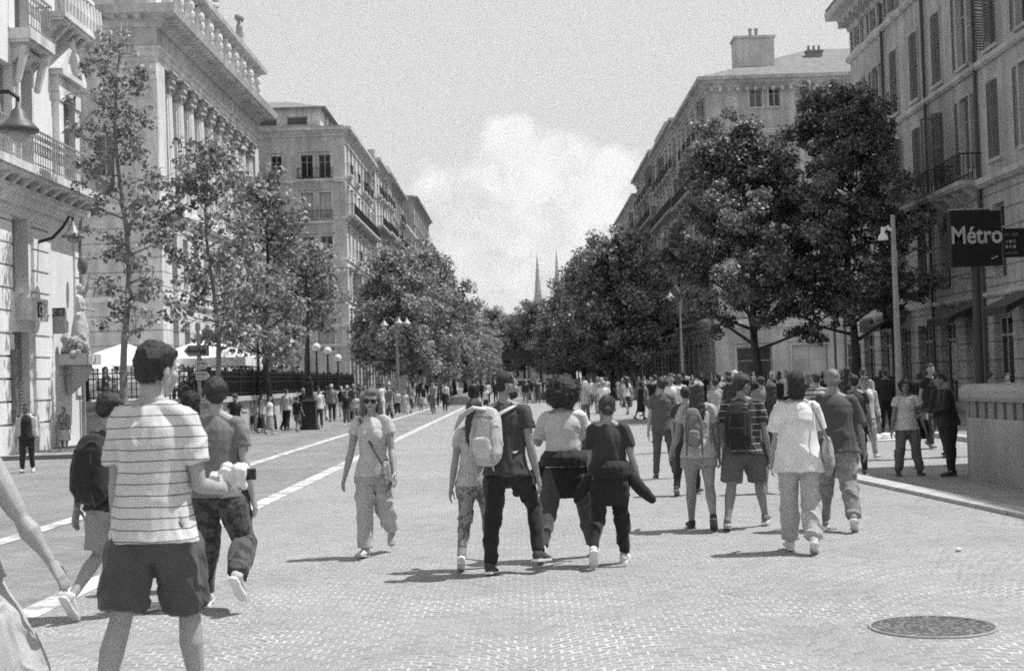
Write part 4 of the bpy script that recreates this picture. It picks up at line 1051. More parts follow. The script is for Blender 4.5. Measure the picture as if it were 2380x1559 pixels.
# ================================================================ GROUND
def setts():
    m, nt, b = newmat('granite_setts'); g = N(nt, 'ShaderNodeNewGeometry').outputs['Position']
    sp = N(nt, 'ShaderNodeSeparateXYZ'); nt.links.new(g, sp.inputs[0])
    # rows laid in arcs (segmental bond): bend y with x
    ax = mmath(nt, 'ABSOLUTE', mmath(nt, 'SUBTRACT', mmath(nt, 'FRACT', mmath(nt, 'DIVIDE', sp.outputs['X'], 1.7)), .5))
    y2 = mmath(nt, 'ADD', sp.outputs['Y'], mmath(nt, 'MULTIPLY', mmath(nt, 'MULTIPLY', ax, ax), 2.6))
    cb = N(nt, 'ShaderNodeCombineXYZ'); nt.links.new(sp.outputs['X'], cb.inputs[0]); nt.links.new(y2, cb.inputs[1])
    dn = N(nt, 'ShaderNodeTexNoise'); dn.inputs['Scale'].default_value = 5; nt.links.new(g, dn.inputs['Vector'])
    va = N(nt, 'ShaderNodeVectorMath', operation='MULTIPLY_ADD'); nt.links.new(dn.outputs['Color'], va.inputs[0]); va.inputs[1].default_value = (.065, .065, 0); nt.links.new(cb.outputs[0], va.inputs[2])
    br = N(nt, 'ShaderNodeTexBrick'); nt.links.new(va.outputs[0], br.inputs['Vector'])
    br.inputs['Scale'].default_value = 1.; br.inputs['Brick Width'].default_value = .115; br.inputs['Row Height'].default_value = .1; br.inputs['Mortar Size'].default_value = .010; br.inputs['Mortar Smooth'].default_value = .4
    br.inputs['Color1'].default_value = (.25,)*3+(1,); br.inputs['Color2'].default_value = (.32,)*3+(1,); br.inputs['Mortar'].default_value = (.335,)*3+(1,)
    near = N(nt, 'ShaderNodeMapRange'); nt.links.new(sp.outputs['Y'], near.inputs[0]); near.inputs[1].default_value = 17.; near.inputs[2].default_value = 8.; pale = mmath(nt, 'MULTIPLY', ramp(nt, noise(nt, .85, 5, .65, g), [(.4, 0.), (.62, 1.)]), near.outputs[0])            # patches of pale grout; fade with distance paints in near-field sheen
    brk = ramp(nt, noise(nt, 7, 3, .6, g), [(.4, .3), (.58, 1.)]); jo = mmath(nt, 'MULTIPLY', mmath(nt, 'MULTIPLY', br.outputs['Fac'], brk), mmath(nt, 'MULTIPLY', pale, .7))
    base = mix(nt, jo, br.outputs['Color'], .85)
    base = mix(nt, .55, base, ramp(nt, noise(nt, .35, 6, .65, g), [(.3, .72), (.7, 1.15)]), 'MULTIPLY')
    base = mix(nt, .5, base, ramp(nt, noise(nt, 45, 3, .75, g), [(.3, .6), (.7, 1.35)]), 'MULTIPLY')
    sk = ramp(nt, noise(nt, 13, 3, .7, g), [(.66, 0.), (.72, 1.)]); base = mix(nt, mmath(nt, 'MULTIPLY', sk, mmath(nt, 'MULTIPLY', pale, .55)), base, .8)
    blk = ramp(nt, noise(nt, 2.2, 6, .7, g), [(.58, 0.), (.7, .35)]); base = mix(nt, blk, base, .13)
    nt.links.new(speck(nt, base, .75), b.inputs['Base Color']); b.inputs['Roughness'].default_value = .8
    h = mmath(nt, 'SUBTRACT', 1., br.outputs['Fac']); h = mmath(nt, 'ADD', h, mmath(nt, 'MULTIPLY', noise(nt, 60, 3, .6, g), .4)); bump(nt, b, h, .35, .012)
    return m
def asphalt(g0=.16):
    m, nt, b = newmat('fine_asphalt_%d' % (g0*100)); g = N(nt, 'ShaderNodeNewGeometry').outputs['Position']
    base = ramp(nt, noise(nt, .5, 6, .65, g), [(.3, g0*.82), (.7, g0*1.2)])
    base = mix(nt, .5, base, ramp(nt, noise(nt, 60, 2, .8, g), [(.3, .6), (.7, 1.4)]), 'MULTIPLY')
    st = N(nt, 'ShaderNodeMapping'); st.inputs['Scale'].default_value = (1.2, .06, 1); nt.links.new(g, st.inputs[0])
    base = mix(nt, .4, base, ramp(nt, noise(nt, 1.6, 4, .6, st.outputs[0]), [(.35, .7), (.65, 1.1)]), 'MULTIPLY')
    br = N(nt, 'ShaderNodeTexBrick'); nt.links.new(g, br.inputs['Vector']); br.inputs['Scale'].default_value = 1.; br.inputs['Brick Width'].default_value = .2; br.inputs['Row Height'].default_value = .12; br.inputs['Mortar Size'].default_value = .008; br.inputs['Color1'].default_value = (.85,)*3+(1,); br.inputs['Color2'].default_value = (1.1,)*3+(1,); br.inputs['Mortar'].default_value = (.7,)*3+(1,)
    base = mix(nt, .8, base, br.outputs['Color'], 'MULTIPLY'); blk = ramp(nt, noise(nt, 1.3, 6, .7, g), [(.56, 0.), (.7, .4)]); base = mix(nt, blk, base, g0*.4)
    nt.links.new(speck(nt, base, .75), b.inputs['Base Color']); b.inputs['Roughness'].default_value = .85; bump(nt, b, noise(nt, 90, 2, .6, g), .2, .008)
    return m
def sheet(name, pts, z, m, kind='structure', label=None, cat=None):
    mb = MB(); n = len(pts); mb.add([(x, y, z) for x, y in pts], [tuple(range(n))]); o = link(name, mb, m)
    if kind: o['kind'] = kind
    if label: o['label'] = label
    if cat: o['category'] = cat
    return o
sheet('ground', [(-1500, -400), (1500, -400), (1500, 2500), (-1500, 2500)], -.02, asphalt(.2))
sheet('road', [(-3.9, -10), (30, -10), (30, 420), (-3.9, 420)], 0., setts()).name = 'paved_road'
sheet('road', [(-32, -10), (-3.9, -10), (-3.9, 420), (-32, 420)], -.003, asphalt(.235))
KB, nt, b = newmat('kerb_stone'); g = N(nt, 'ShaderNodeNewGeometry').outputs['Position']; sp_ = N(nt, 'ShaderNodeSeparateXYZ'); nt.links.new(g, sp_.inputs[0])
base = mix(nt, 1., ramp(nt, noise(nt, 3, 6, .7, g), [(.3, .34), (.65, .5)]), ramp(nt, mmath(nt, 'FRACT', mmath(nt, 'DIVIDE', sp_.outputs['Y'], .9)), [(0., .4), (.018, .45), (.03, 1.), (1., 1.)]), 'MULTIPLY'); nt.links.new(speck(nt, base, .5), b.inputs['Base Color']); b.inputs['Roughness'].default_value = .85
def strip(name, pts0, w, z, m, label, h=None):
    (x0, y0), (x1, y1) = pts0; mb = MB()
    if h: mb.add([(x0, y0, z), (x0+w, y0, z), (x1+w, y1, z), (x1, y1, z), (x0, y0, h), (x0+w, y0, h), (x1+w, y1, h), (x1, y1, h)], [(4, 5, 6, 7), (0, 1, 5, 4), (1, 2, 6, 5), (2, 3, 7, 6), (3, 0, 4, 7)])
    else: mb.add([(x0, y0, z), (x0+w, y0, z), (x1+w, y1, z), (x1, y1, z)], [(0, 1, 2, 3)])
    o = link(name, mb, m); o['kind'] = 'structure'; return o
paint, nt, b = newmat('worn_white_stone'); g = N(nt, 'ShaderNodeNewGeometry').outputs['Position']; base = ramp(nt, noise(nt, 2.4, 6, .7, g), [(.40, .26), (.52, .6)])
sp_ = N(nt, 'ShaderNodeSeparateXYZ'); nt.links.new(g, sp_.inputs[0]); base = mix(nt, 1., base, ramp(nt, mmath(nt, 'FRACT', mmath(nt, 'DIVIDE', sp_.outputs['Y'], 1.1)), [(0., .5), (.012, .55), (.02, 1.), (1., 1.)]), 'MULTIPLY'); nt.links.new(speck(nt, base, .5), b.inputs['Base Color']); b.inputs['Roughness'].default_value = .8
strip('stone_line', ((-4.02, 4), (-4.02, 420)), .26, .004, paint, '')
strip('stone_line', ((-6.25, 4), (-6.25, 420)), .26, .004, paint, '')
# right kerb band swinging towards the station wall, a step up to the pavement
kr = [(5.9, 6.), (5.48, 15.8), (4.97, 21.8), (4.86, 23.4)]
mb = MB(); vs = []
for x, y in kr: vs += [(x, y, 0), (x, y, .05), (x+.34, y, .05), (x+.34, y, 0)]
mb.add(vs, [(i*4+j, i*4+j+1, i*4+4+j+1, i*4+4+j) for i in range(3) for j in range(3)]+[(12, 13, 14, 15)]); link('kerb', mb, KB)['kind'] = 'structure'
# left pavement with its kerb across the side street
mb = MB(); mb.box((-32, 37.4, -.01), (-10.9, 90, .10)); link('pavement', mb, asphalt(.32))['kind'] = 'structure'
mb = MB(); mb.box((-32, 37.1, -.01), (-10.6, 37.39, .11)); mb.box((-10.89, 37.4, -.01), (-10.6, 90, .11)); link('kerb', mb, stone(.2, 0, .1, .1))['kind'] = 'structure'
mb = MB(); mb.box((10.2, 26, -.01), (30, 400, .10)); link('pavement', mb, asphalt(.28))['kind'] = 'structure'
mb = MB(); mb.box((9.9, 26, -.01), (10.19, 400, .11)); link('kerb', mb, KB)['kind'] = 'structure'
mb = MB(); mb.box((-30, 92, -.01), (-10.9, 372, .10)); link('pavement', mb, asphalt(.32))['kind'] = 'structure'
# manhole
mc = Vector((2.63, 9.38, 0)); mm, nt, b = newmat('cast_iron_cover'); co = objco(nt)
vv = N(nt, 'ShaderNodeTexVoronoi', feature='F1'); vv.inputs['Scale'].default_value = 26; nt.links.new(co, vv.inputs['Vector'])
nt.links.new(speck(nt, ramp(nt, vv.outputs['Distance'], [(.2, .24), (.5, .07)]), .6), b.inputs['Base Color']); b.inputs['Roughness'].default_value = .6; bump(nt, b, vv.outputs['Distance'], .8, .02)
mh = MB(); mh.lathe([(.388, -.01), (.388, .008), (.36, .012), (.355, .007), (.02, .007)], 48); o = thing('manhole_cover', '', 'manhole cover', mc); link('cover', mh, mm, o); mh = MB(); mh.lathe([(.41, -.01), (.41, .010), (.405, .014), (.394, .014), (.39, .010), (.39, -.01)], 48); link('rim', mh, plain(.3, .6), o)
tag(o, 'round studded iron manhole cover set in the paving at lower right', 'manhole cover')
g = gnd(2247*2380/2400, 1292*2380/2400); mb = MB(); mb.ell((0, 0, .02), (.035, .03, .02), None, 7, 5); o = link('litter', mb, WHITE); o.location = g; tag(o, 'small crumpled white scrap lying on the bare paving', 'litter')
# ================================================================ TREES
def leafmat(lo, hi, tr=.25):
    m, nt, b = newmat('leaves_%d' % (hi*100)); a = N(nt, 'ShaderNodeAttribute', attribute_name='tone')
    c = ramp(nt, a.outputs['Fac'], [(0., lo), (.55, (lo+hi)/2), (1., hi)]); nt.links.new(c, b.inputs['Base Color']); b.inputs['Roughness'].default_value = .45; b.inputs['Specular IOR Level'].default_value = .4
    t = N(nt, 'ShaderNodeBsdfTranslucent'); nt.links.new(c, t.inputs[0]); mx = N(nt, 'ShaderNodeMixShader'); mx.inputs[0].default_value = tr
    nt.links.new(b.outputs[0], mx.inputs[1]); nt.links.new(t.outputs[0], mx.inputs[2]); nt.links.new(mx.outputs[0], nt.nodes['Material Output'].inputs[0])
    return m
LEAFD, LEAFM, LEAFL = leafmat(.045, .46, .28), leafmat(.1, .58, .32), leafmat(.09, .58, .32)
BARK = plain(.2, .9, .4, 5., 0, .4, 'bark'); BARKD = plain(.07, .9, .4, 5., 0, .4, 'bark_dark')
def leaves(cent, rad_, n, size, seed):
    r = np.random.RandomState(seed); k = len(cent); w = rad_**2; idx = r.choice(k, n, p=w/w.sum())
    d = r.randn(n, 3); d /= np.linalg.norm(d, axis=1)[:, None]; q = d*(r.rand(n)**.45*1.)[:, None]
    p = cent[idx]+q*rad_[idx][:, None]*np.array([1, 1, .8])
    nrm = d*.7+r.randn(n, 3)*.6+np.array([0, 0, .5]); nrm /= np.linalg.norm(nrm, axis=1)[:, None]
    t = np.cross(nrm, r.randn(n, 3)); t /= np.linalg.norm(t, axis=1)[:, None]; b = np.cross(nrm, t)
    s = (size*(.6+.8*r.rand(n)))[:, None]
    v = np.stack([p-t*s*.5, p+b*s*.42-t*s*.05, p+t*s*.62, p-b*s*.42-t*s*.05], 1)
    v[:, 1] += nrm*s*.12; v[:, 3] += nrm*s*.12
    me = bpy.data.meshes.new('crown'); me.vertices.add(4*n); me.vertices.foreach_set('co', v.ravel())
    me.loops.add(4*n); me.loops.foreach_set('vertex_index', np.arange(4*n)); me.polygons.add(n)
    me.polygons.foreach_set('loop_start', np.arange(0, 4*n, 4)); me.update(calc_edges=True)
    at = me.attributes.new('tone', 'FLOAT', 'FACE'); ct = r.rand(k)*.35; at.data.foreach_set('value', np.clip(r.rand(n)**1.6*.75+ct[idx], 0, 1))
    return me
def tree_parts(root, prof, n, size, leaf, bark, trunk_r, th, nl=26, seed=0, cl=.6, lean=(0, 0), density=1., tw=True):
    """prof: [(z, radius)] silhouette of the crown; th: height of the first limb"""
    r = random.Random(seed); zs = [p[0] for p in prof]; rs = [p[1] for p in prof]; zt = zs[-1]
    mb = MB(); cen = []; rad_ = []
    ax = lambda z: Vector((lean[0]*z/zt+.12*math.sin(z*.9+seed), lean[1]*z/zt+.1*math.cos(z*.7+seed), z))
    m = 12; mb.tube([ax(zt*.94*i/m) for i in range(m+1)], [trunk_r*(1.25 if i == 0 else 1)*(1-.88*i/m)+.012 for i in range(m+1)], 10, cap='flat')
    for i in range(nl):
        f = (i+.5)/nl; z0 = th+(zt*.9-th)*f**.9; a = i*2.4+r.uniform(-.4, .4)
        R = np.interp(z0+.08*zt*(1-f), zs, rs)*r.uniform(.6, 1.25)
        zz = z0+R*r.uniform(.25, .65); R = min(R, max(.25, np.interp(zz, zs, rs)*r.uniform(.85, 1.1)))
        p0 = ax(z0); e = ax(min(zz, zt*.98))+Vector((math.cos(a)*R, math.sin(a)*R, 0)); mid = p0.lerp(e, .5)+Vector((0, 0, -.08*R))
        rr = max(.012, trunk_r*(.42-.3*f)); mb.tube([p0, mid, e], [rr, rr*.6, rr*.2], 6, cap='flat')
        for q, t in enumerate((.45, .7, .98)):
            c = p0.lerp(mid, t*2) if t < .5 else mid.lerp(e, t*2-1)
            for w in range(3 if R > .6 else 2):
                o = Vector((r.gauss(0, 1), r.gauss(0, 1), r.gauss(0, .8)))*cl*.75; c2 = c+o
                if tw: mb.tube([c, c2], [rr*.25+.004, .006], 4, cap='flat')
                cen.append(c2); rad_.append(cl*r.uniform(.45, 1.1)*(1.1 if t > .6 else .75))
    link('trunk', mb.mesh('trunk', True), bark, root)
    k = int(len(cen)*density); r.shuffle(pairs := list(zip(cen, rad_))); pairs = pairs[:k]
    link('crown', leaves(np.array([list(p[0]) for p in pairs]), np.array([p[1] for p in pairs]), n, size, seed), leaf, root)
def rprof(H, base, R, top=.35): return [(base, R*.45), (base+(H-base)*.15, R*.85), (base+(H-base)*.4, R), (base+(H-base)*.65, R*.85), (base+(H-base)*.85, R*.55), (H, R*.12)]
# young trees at the left
def pl(px, D, z=0.): p = atD(px, 900, D); return Vector((p.x, D, z))
t = thing('young_plane_tree', 'tall thin young plane tree with sparse leaves and visible stem, nearest on the left', 'tree', pl(298, 40, .1))
tree_parts(t, [(4.3, .7), (5.2, 1.25), (7.4, 1.4), (9.2, 1.2), (11, .75), (12.8, .15)], 3700, .13, LEAFM, BARK, .105, 3.0, 34, 3, .3, (-.1, 0), .8)
t = thing('young_plane_tree', 'slender young plane tree with pale forked stem between the two signs and the palace', 'tree', pl(503, 43, .1))
tree_parts(t, [(3.2, .8), (4.5, 1.6), (6, 1.75), (7.6, 1.35), (9.2, .6), (9.9, .15)], 4600, .14, LEAFL, BARK, .085, 2.6, 34, 5, .36, (-.1, 0), .8)
t = thing('young_plane_tree', 'bushy darker young tree in front of the far end of the colonnade', 'tree', pl(626, 54, .1))
tree_parts(t, [(3.0, 1.0), (4.4, 1.9), (6, 1.75), (8, 1.3), (9.6, .75), (10.4, .15)], 7600, .15, LEAFM, BARKD, .12, 2.4, 34, 8, .45, (-.1, 0), .9)
t = thing('young_plane_tree', 'small round young tree beside the cast iron lamp pedestal', 'tree', pl(722, 64, .1))
tree_parts(t, [(4.2, .6), (5.2, 1.4), (6.4, 1.4), (7.8, .9), (8.7, .15)], 5000, .16, LEAFM, BARKD, .1, 4.0, 26, 9, .45, (-.2, 0))
t = thing('young_plane_tree', 'low leafy shrub like tree behind the railing under the pale block', 'tree', pl(655, 74, 1.2))
tree_parts(t, [(.4, .6), (1.2, 1.3), (2.2, 1.2), (3.2, .3)], 2200, .16, LEAFM, BARKD, .06, .5, 14, 10, .4)
t = thing('young_plane_tree', 'twiggy small potted tree beside the right white parasol', 'tree', pl(563, 58, 1.3))
tree_parts(t, [(.5, .4), (1.1, .9), (1.8, .8), (2.2, .2)], 450, .12, LEAFL, BARKD, .05, .3, 16, 11, .3)
# big trees in front of the right side
t = thing('plane_tree', 'broad dark plane tree left of the two big ones, low spreading crown', 'tree', pl(1772, 54))
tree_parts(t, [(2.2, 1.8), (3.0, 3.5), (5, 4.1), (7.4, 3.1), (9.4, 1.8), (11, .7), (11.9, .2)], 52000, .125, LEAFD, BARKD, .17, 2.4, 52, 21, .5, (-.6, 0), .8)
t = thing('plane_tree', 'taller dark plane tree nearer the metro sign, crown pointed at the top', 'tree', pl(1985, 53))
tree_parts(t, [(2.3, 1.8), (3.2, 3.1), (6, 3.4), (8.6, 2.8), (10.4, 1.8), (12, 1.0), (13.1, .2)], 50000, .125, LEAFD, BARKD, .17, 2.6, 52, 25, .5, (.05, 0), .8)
# rows down the avenue: three crown shapes, copied
protos = []
for i, (H, R, s, lf) in enumerate(((12.2, 4.2, 31, LEAFM), (11.4, 4.4, 32, LEAFM), (12.4, 3.5, 33, LEAFD), (11.8, 3.7, 34, LEAFD))):
    t = thing('plane_tree', '', 'tree', (0, 0, 0)); tree_parts(t, rprof(H, 2.4, R), 26000, .23, lf, BARKD, .2, 2.4, 38, s, .85, tw=False); protos.append(t)
index_kids()
left_row = [(-8.9, 101), (-8., 110), (-9.2, 119), (-8.4, 129), (-9., 139), (-8.5, 150), (-8.8, 162), (-8.6, 175), (-9, 190), (-8.5, 206), (-8.8, 224), (-8.5, 244), (-8.8, 266), (-8.5, 290), (-7.8, 316)]
right_row = [(7.3, 108), (7.6, 119), (8.2, 131), (8.2, 143), (8.4, 156), (7.4, 170), (8., 185), (7.3, 201), (7.8, 218), (7.2, 236), (7.6, 256), (7, 278), (7.4, 302)]
mid_row = [(-3.4, 350), (.6, 338), (4.2, 330), (8, 345), (-7, 340), (12.5, 352), (-11, 352)]
used = set()
def put(i, x, y, lab, grp, sc):
    if i in used: r = dup(protos[i], (x, y, 0), random.uniform(0, 6), lab, grp, sc)
    else: r = protos[i]; used.add(i); r.location = (x, y, 0); r['label'] = lab; r['group'] = grp; r.scale = (sc,)*3
    return r
for k, (x, y) in enumerate(left_row):
    lab = 'round grey green plane tree standing first in the left row' if k == 0 else 'second plane tree of the left row, its top the highest there' if k == 1 else 'plane tree in the merged left row running down the avenue'
    put(k % 2, x, y, lab, 'plane trees of the left row' if k > 1 else None, (.88, 1.0, .9, .92)[k] if k < 4 else random.uniform(.85, 1.))
for k, (x, y) in enumerate(right_row):
    lab = 'darkest plane tree, first of the right row beyond the crowd' if k == 0 else 'plane tree in the merged right row running down the avenue'
    put(2+k % 2, x, y, lab, 'plane trees of the right row' if k else None, 1.02 if k == 0 else random.uniform(1.0, 1.12)*(1+k*.012))
for k, (x, y) in enumerate(mid_row): put(k % 4, x, y, 'far plane tree across the end of the avenue', 'far trees closing the avenue', 1.35+.12*(k % 3))
# ================================================================ TERRACE, RAILINGS, PARASOLS
mb = MB(); mb.box((-30, 45.6, 0), (-10.1, 85, 1.25)); mb.box((-30, 45.45, 1.251), (-9.95, 45.75, 1.42)); mb.box((-10.25, 45.76, 1.251), (-9.95, 85, 1.42)); mb.box((-30, 45.5, 0), (-10.0, 45.6, .35)); mb.box((-30, 45.52, .98), (-10.02, 45.6, 1.08))
o = link('terrace_wall', mb, stone(.5, 0, .1, .2)); tag(o, 'low stone terrace wall with a projecting coping under the iron railing', 'wall')
def fence(label, p0, p1, z, h, step, m=METAL, name='iron_railing'):
    p0, p1 = Vector(p0), Vector(p1); L = (p1-p0).length; d = (p1-p0)/L; root = thing(name, label, 'railing', (p0.x, p0.y, z)); n = int(L/step)
    a = MB(); r = MB(); po = MB()
    for i in range(n+1):
        q = d*(i*L/n); a.box((q.x-.014, q.y-.014, .05), (q.x+.014, q.y+.014, h)); a.lathe([(.03, 0), (.028, .03), (.002, .12)], 5, (q.x, q.y, h))
    for zz in (.1, h-.12, h-.3):
        w = Vector((-d.y, d.x, 0))*.02; vs = [w, -w, d*L-w, d*L+w]; a.add([(v.x, v.y, zz+k) for k in (0, .035) for v in vs], [(0, 1, 2, 3), (4, 5, 6, 7), (0, 1, 5, 4), (1, 2, 6, 5), (2, 3, 7, 6), (3, 0, 4, 7)])
    link('bars', a, m, root)
    for i in range(int(L/2.4)+1):
        q = d*min(L, i*2.4); b = MB(); b.box((q.x-.04, q.y-.04, 0), (q.x+.04, q.y+.04, h+.1)); b.ell((q.x, q.y, h+.16), .065, None, 8, 6); link('post', b, m, root)
    return root
fence('black spiked iron railing on the terrace wall facing the side street', (-16.4, 45.6, 0), (-10.1, 45.6, 0), 1.42, .98, .15)
fence('black spiked iron railing running back beside the street along the dark hedge', (-10.1, 45.9, 0), (-10.1, 84.8, 0), 1.42, .8, .2)
# dark hedge behind the long railing
rr = np.random.RandomState(4); cen = np.stack([rr.uniform(-11.2, -10.5, 420), rr.uniform(47, 84.5, 420), rr.uniform(1.35, 2.2, 420)], 1)
hg = thing('hedge', 'long clipped dark hedge behind the railing beside the street', 'hedge', (0, 0, 0)); link('foliage', leaves(cen, np.full(420, .33), 24000, .11, 5), leafmat(.008, .07), hg)
mb = MB(); mb.box((-11.2, 46.5, 1.2), (-10.55, 84.6, 1.75)); link('planter', mb, plain(.05, .9), hg)
def parasol(label, x, y, zb, apex, half, drop=.35):
    r = thing('parasol', label, 'parasol', (x, y, zb), 0, 'white parasols on the terrace'); mb = MB(); z0 = apex-half*.42
    vs = [(0, 0, apex)]+[(sx*half, sy*half, z0) for sx, sy in ((-1, -1), (1, -1), (1, 1), (-1, 1))]+[(sx*half, sy*half, z0-drop) for sx, sy in ((-1, -1), (1, -1), (1, 1), (-1, 1))]
    mb.add(vs, [(0, 1, 2), (0, 2, 3), (0, 3, 4), (0, 4, 1), (1, 5, 6, 2), (2, 6, 7, 3), (3, 7, 8, 4), (4, 8, 5, 1)]); link('canopy', mb, plain(.8, .8, .06, 2), r)
    p = MB(); p.tube([(0, 0, 0), (0, 0, apex+.08)], [.05]*2, 8); link('pole', p, plain(.25, .5), r)
    b = MB()
    for sx, sy in ((-1, -1), (1, -1), (1, 1), (-1, 1)): b.tube([(0, 0, apex-.25), (sx*half*.97, sy*half*.97, z0-.05)], [.02]*2, 5)
    link('ribs', b, plain(.3, .5), r); return r
p = atD(290, 797, 56); parasol('large white square parasol behind the railing beside the thin young tree', p.x, 56, 1.25, p.z-1.25, 2.2)
p = atD(478, 786, 58); parasol('large white parasol directly behind the black arrow sign', p.x, 58, 1.25, p.z-1.25, 2.0)
p = atD(128, 822, 50); parasol('lower white parasol partly hidden by the sunlit building corner', p.x, 52, 1.25, p.z-1.25, 1.3)
p = atD(215, 838, 62); parasol('farther low parasol seen under the rim of the biggest one', p.x, 66, 1.25, p.z-1.25, 1.5)
for i, (px, D) in enumerate(((150, 48.5), (205, 49.5), (330, 50), (395, 49))):
    x = pl(px, D).x; r = thing('cafe_table', 'small round cafe table on the terrace behind the railing', 'table', (x, D, 1.25), 0, 'cafe tables on the terrace'); mb = MB(); mb.lathe([(.38, .7), (.4, .72), (.4, .75)], 16); link('tabletop', mb, plain(.4), r)
    mb = MB(); mb.lathe([(.2, 0), (.2, .02), (.03, .05), (.03, .7)], 10); link('base', mb, METAL, r)
# statue and planter on a bracket against the sunlit wall
u, z = UL(140, 822); s = thing('statue', 'tall draped pale statue raising a dark oval urn against the sunlit wall', 'statue', (-13.6, 43.7, z+.0)); M_ = stone(.55, 0, .1, .2)
Js = rig(2.15, 1.1, 'f', dict(legL=(4, 3, 2), legR=(-3, 6, 2), armL=(150, 12, 20), armR=(20, 10, 60, 20))); mb = body_mb(Js, 2.15, 1.1, 'f', 2); sk = skirt_mb(Js, 2.15, 1.1, -.47, 1.3); mb.add(sk.v, sk.f)
mb.v = [(y, -x, z+Js['dz']) for x, y, z in mb.v]
link('figure', bake(mb, .025, 1, .03, 12, 3), M_, s); mb = MB(); mb.box((-.45, -1., -.35), (.5, .5, -.02)); mb.tube([(-.3, -.2, -1.2), (0, -.2, -.7), (.05, -.2, -.4)], [.1, .3, .4], 10); link('bracket', mb, M_, s)
mb = MB(); mb.ell((.05, .25, 2.75), (.16, .16, .3)); link('urn', mb, plain(.14, .5), s)
mb = MB(); rr2 = random.Random(3)
for i in range(26): mb.ell((rr2.uniform(-.3, .3), rr2.uniform(-1., -.4), rr2.uniform(-.05, .5)), rr2.uniform(.08, .16), None, 7, 5)
link('flowers', mb, plain(.35, .8, .6, 7), s)
# ================================================================ LAMPS
def bell(par, p, s=1., m=LAMPMET):
    mb = MB(); mb.lathe([(.0, .0), (.36, -.03), (.37, .02), (.3, .1), (.17, .22), (.12, .36), (.05, .42), (.04, .52)], 22, (0, 0, 0)); mb.v = [(a*s+p[0], b*s+p[1], c*s+p[2]) for a, b, c in mb.v]
    sh = link('lamp_shade', mb.mesh('lamp_shade', True), m, par); g = MB(); g.ell((p[0], p[1], p[2]-.07*s), (.2*s, .2*s, .17*s)); link('bulb_globe', g.mesh('bulb_globe', True), plain(.4, .2, .1, 3, 0, 0, 'globe'), sh)
a = atD(43, 303, 26); r = thing('street_lamp', 'large bell shaded street lamp on a curved arm at the upper left edge', 'street lamp', (a.x-2.3, 26, 0))
mb = MB(); mb.tube([(0, 0, 0), (0, 0, .9), (0, 0, 1.), (0, 0, 7.6)], [.16, .15, .09, .06], 14, cap='flat'); link('pole', mb, METAL, r)
mb = MB(); z = a.z; mb.tube([(0, 0, z+.55), (.8, 0, z+.72), (1.6, 0, z+.74), (2.15, 0, z+.72), (2.3, 0, z+.6), (2.3, 0, z+.4)], [.055, .055, .05, .045, .04, .03], 10); mb.tube([(0, 0, z+.2), (.7, 0, z+.4), (1.5, 0, z+.66)], [.03]*3, 8); link('arm', mb, METAL, r)
bell(r, (2.3, 0, z))
a = atD(170, 552, 41); r = thing('street_lamp', 'bell lamp on a swan neck bracket fixed to the rusticated pier', 'street lamp', (-13.9, 41, a.z))
mb = MB(); dx = a.x+13.9; mb.tube([(0, 0, -.1), (dx*.4, 0, .0), (dx*.7, 0, .3), (dx*.9, 0, .62), (dx, 0, .58), (dx, 0, .4)], [.05, .05, .045, .04, .035, .03], 8); link('arm', mb, METAL, r); bell(r, (dx, 0, 0), .9, plain(.2, .4))
a = atD(215, 540, 44); 
def globe_lamp(label, px, D, top, zb=1.42):
    p = atD(px, top, D); r = thing('globe_lamp', label, 'street lamp', (p.x, D, zb), 0, 'black globe lamps along the terrace'); h = p.z-zb
    mb = MB(); mb.lathe([(.12, 0), (.1, .2), (.06, .3), (.05, h*.55), (.08, h*.57), (.05, h*.6), (.04, h-.45), (.12, h-.42), (.06, h-.38)], 10); link('pole', mb, METAL, r)
    mb = MB(); mb.lathe([(.06, h-.44), (.18, h-.3), (.21, h-.17), (.13, h-.04), (.02, h)], 12); link('globe', mb.mesh('globe', True), GLOBE, r)
globe_lamp('black globe lamp rising between the arrow sign and the hedge corner', 463, 47, 768)
globe_lamp('tall black globe lamp before the rusticated palace base', 598, 54, 765)
globe_lamp('black globe lamp just left of the ornate lamp pedestal', 652, 60, 770)
globe_lamp('globe lamp right of the pedestal, highest of the close trio', 735, 68, 797)
globe_lamp('globe lamp in the middle of the close trio', 761, 72, 806)
globe_lamp('globe lamp rightmost and lowest of the close trio', 785, 76, 823)
g = gnd(721, 998); r = thing('lamp_post', 'ornate black cast iron lamp post on a broad panelled pedestal', 'street lamp', g)
def sq(mb, prof):
    n = len(prof); vs = []
    for w, z in prof: vs += [(-w, -w, z), (w, -w, z), (w, w, z), (-w, w, z)]
    mb.add(vs, [(i*4+k, i*4+(k+1) % 4, i*4+4+(k+1) % 4, i*4+4+k) for i in range(n-1) for k in range(4)]+[(3, 2, 1, 0), tuple(n*4-4+k for k in range(4))])
mb = MB(); sq(mb, [(.34, 0), (.34, .06), (.31, .08), (.31, .16), (.28, .2), (.25, 1.0), (.29, 1.04), (.29, 1.12), (.2, 1.2), (.16, 1.3), (.12, 1.75), (.16, 1.8), (.12, 1.9)])
for s in (-1, 1):
    mb.box((s*.12-.1, -.275, .3), (s*.12+.1, -.262, .9))
link('pedestal', mb, METAL, r)
mb = MB(); mb.lathe([(.1, 1.9), (.11, 2.0), (.07, 2.1), (.06, 4.), (.09, 4.05), (.05, 4.1), (.04, 6.3)], 12); link('pole', mb, METAL, r)
a = atD(921, 738, 84); r = thing('street_lamp', 'grey street lamp with three bell heads in front of the left tree row', 'street lamp', (a.x, 84, 0)); z = a.z
mb = MB(); mb.tube([(0, 0, 0), (0, 0, 1), (0, 0, 1.05), (0, 0, z)], [.18, .16, .1, .07], 10, cap='flat'); link('pole', mb, GREYMETAL, r)
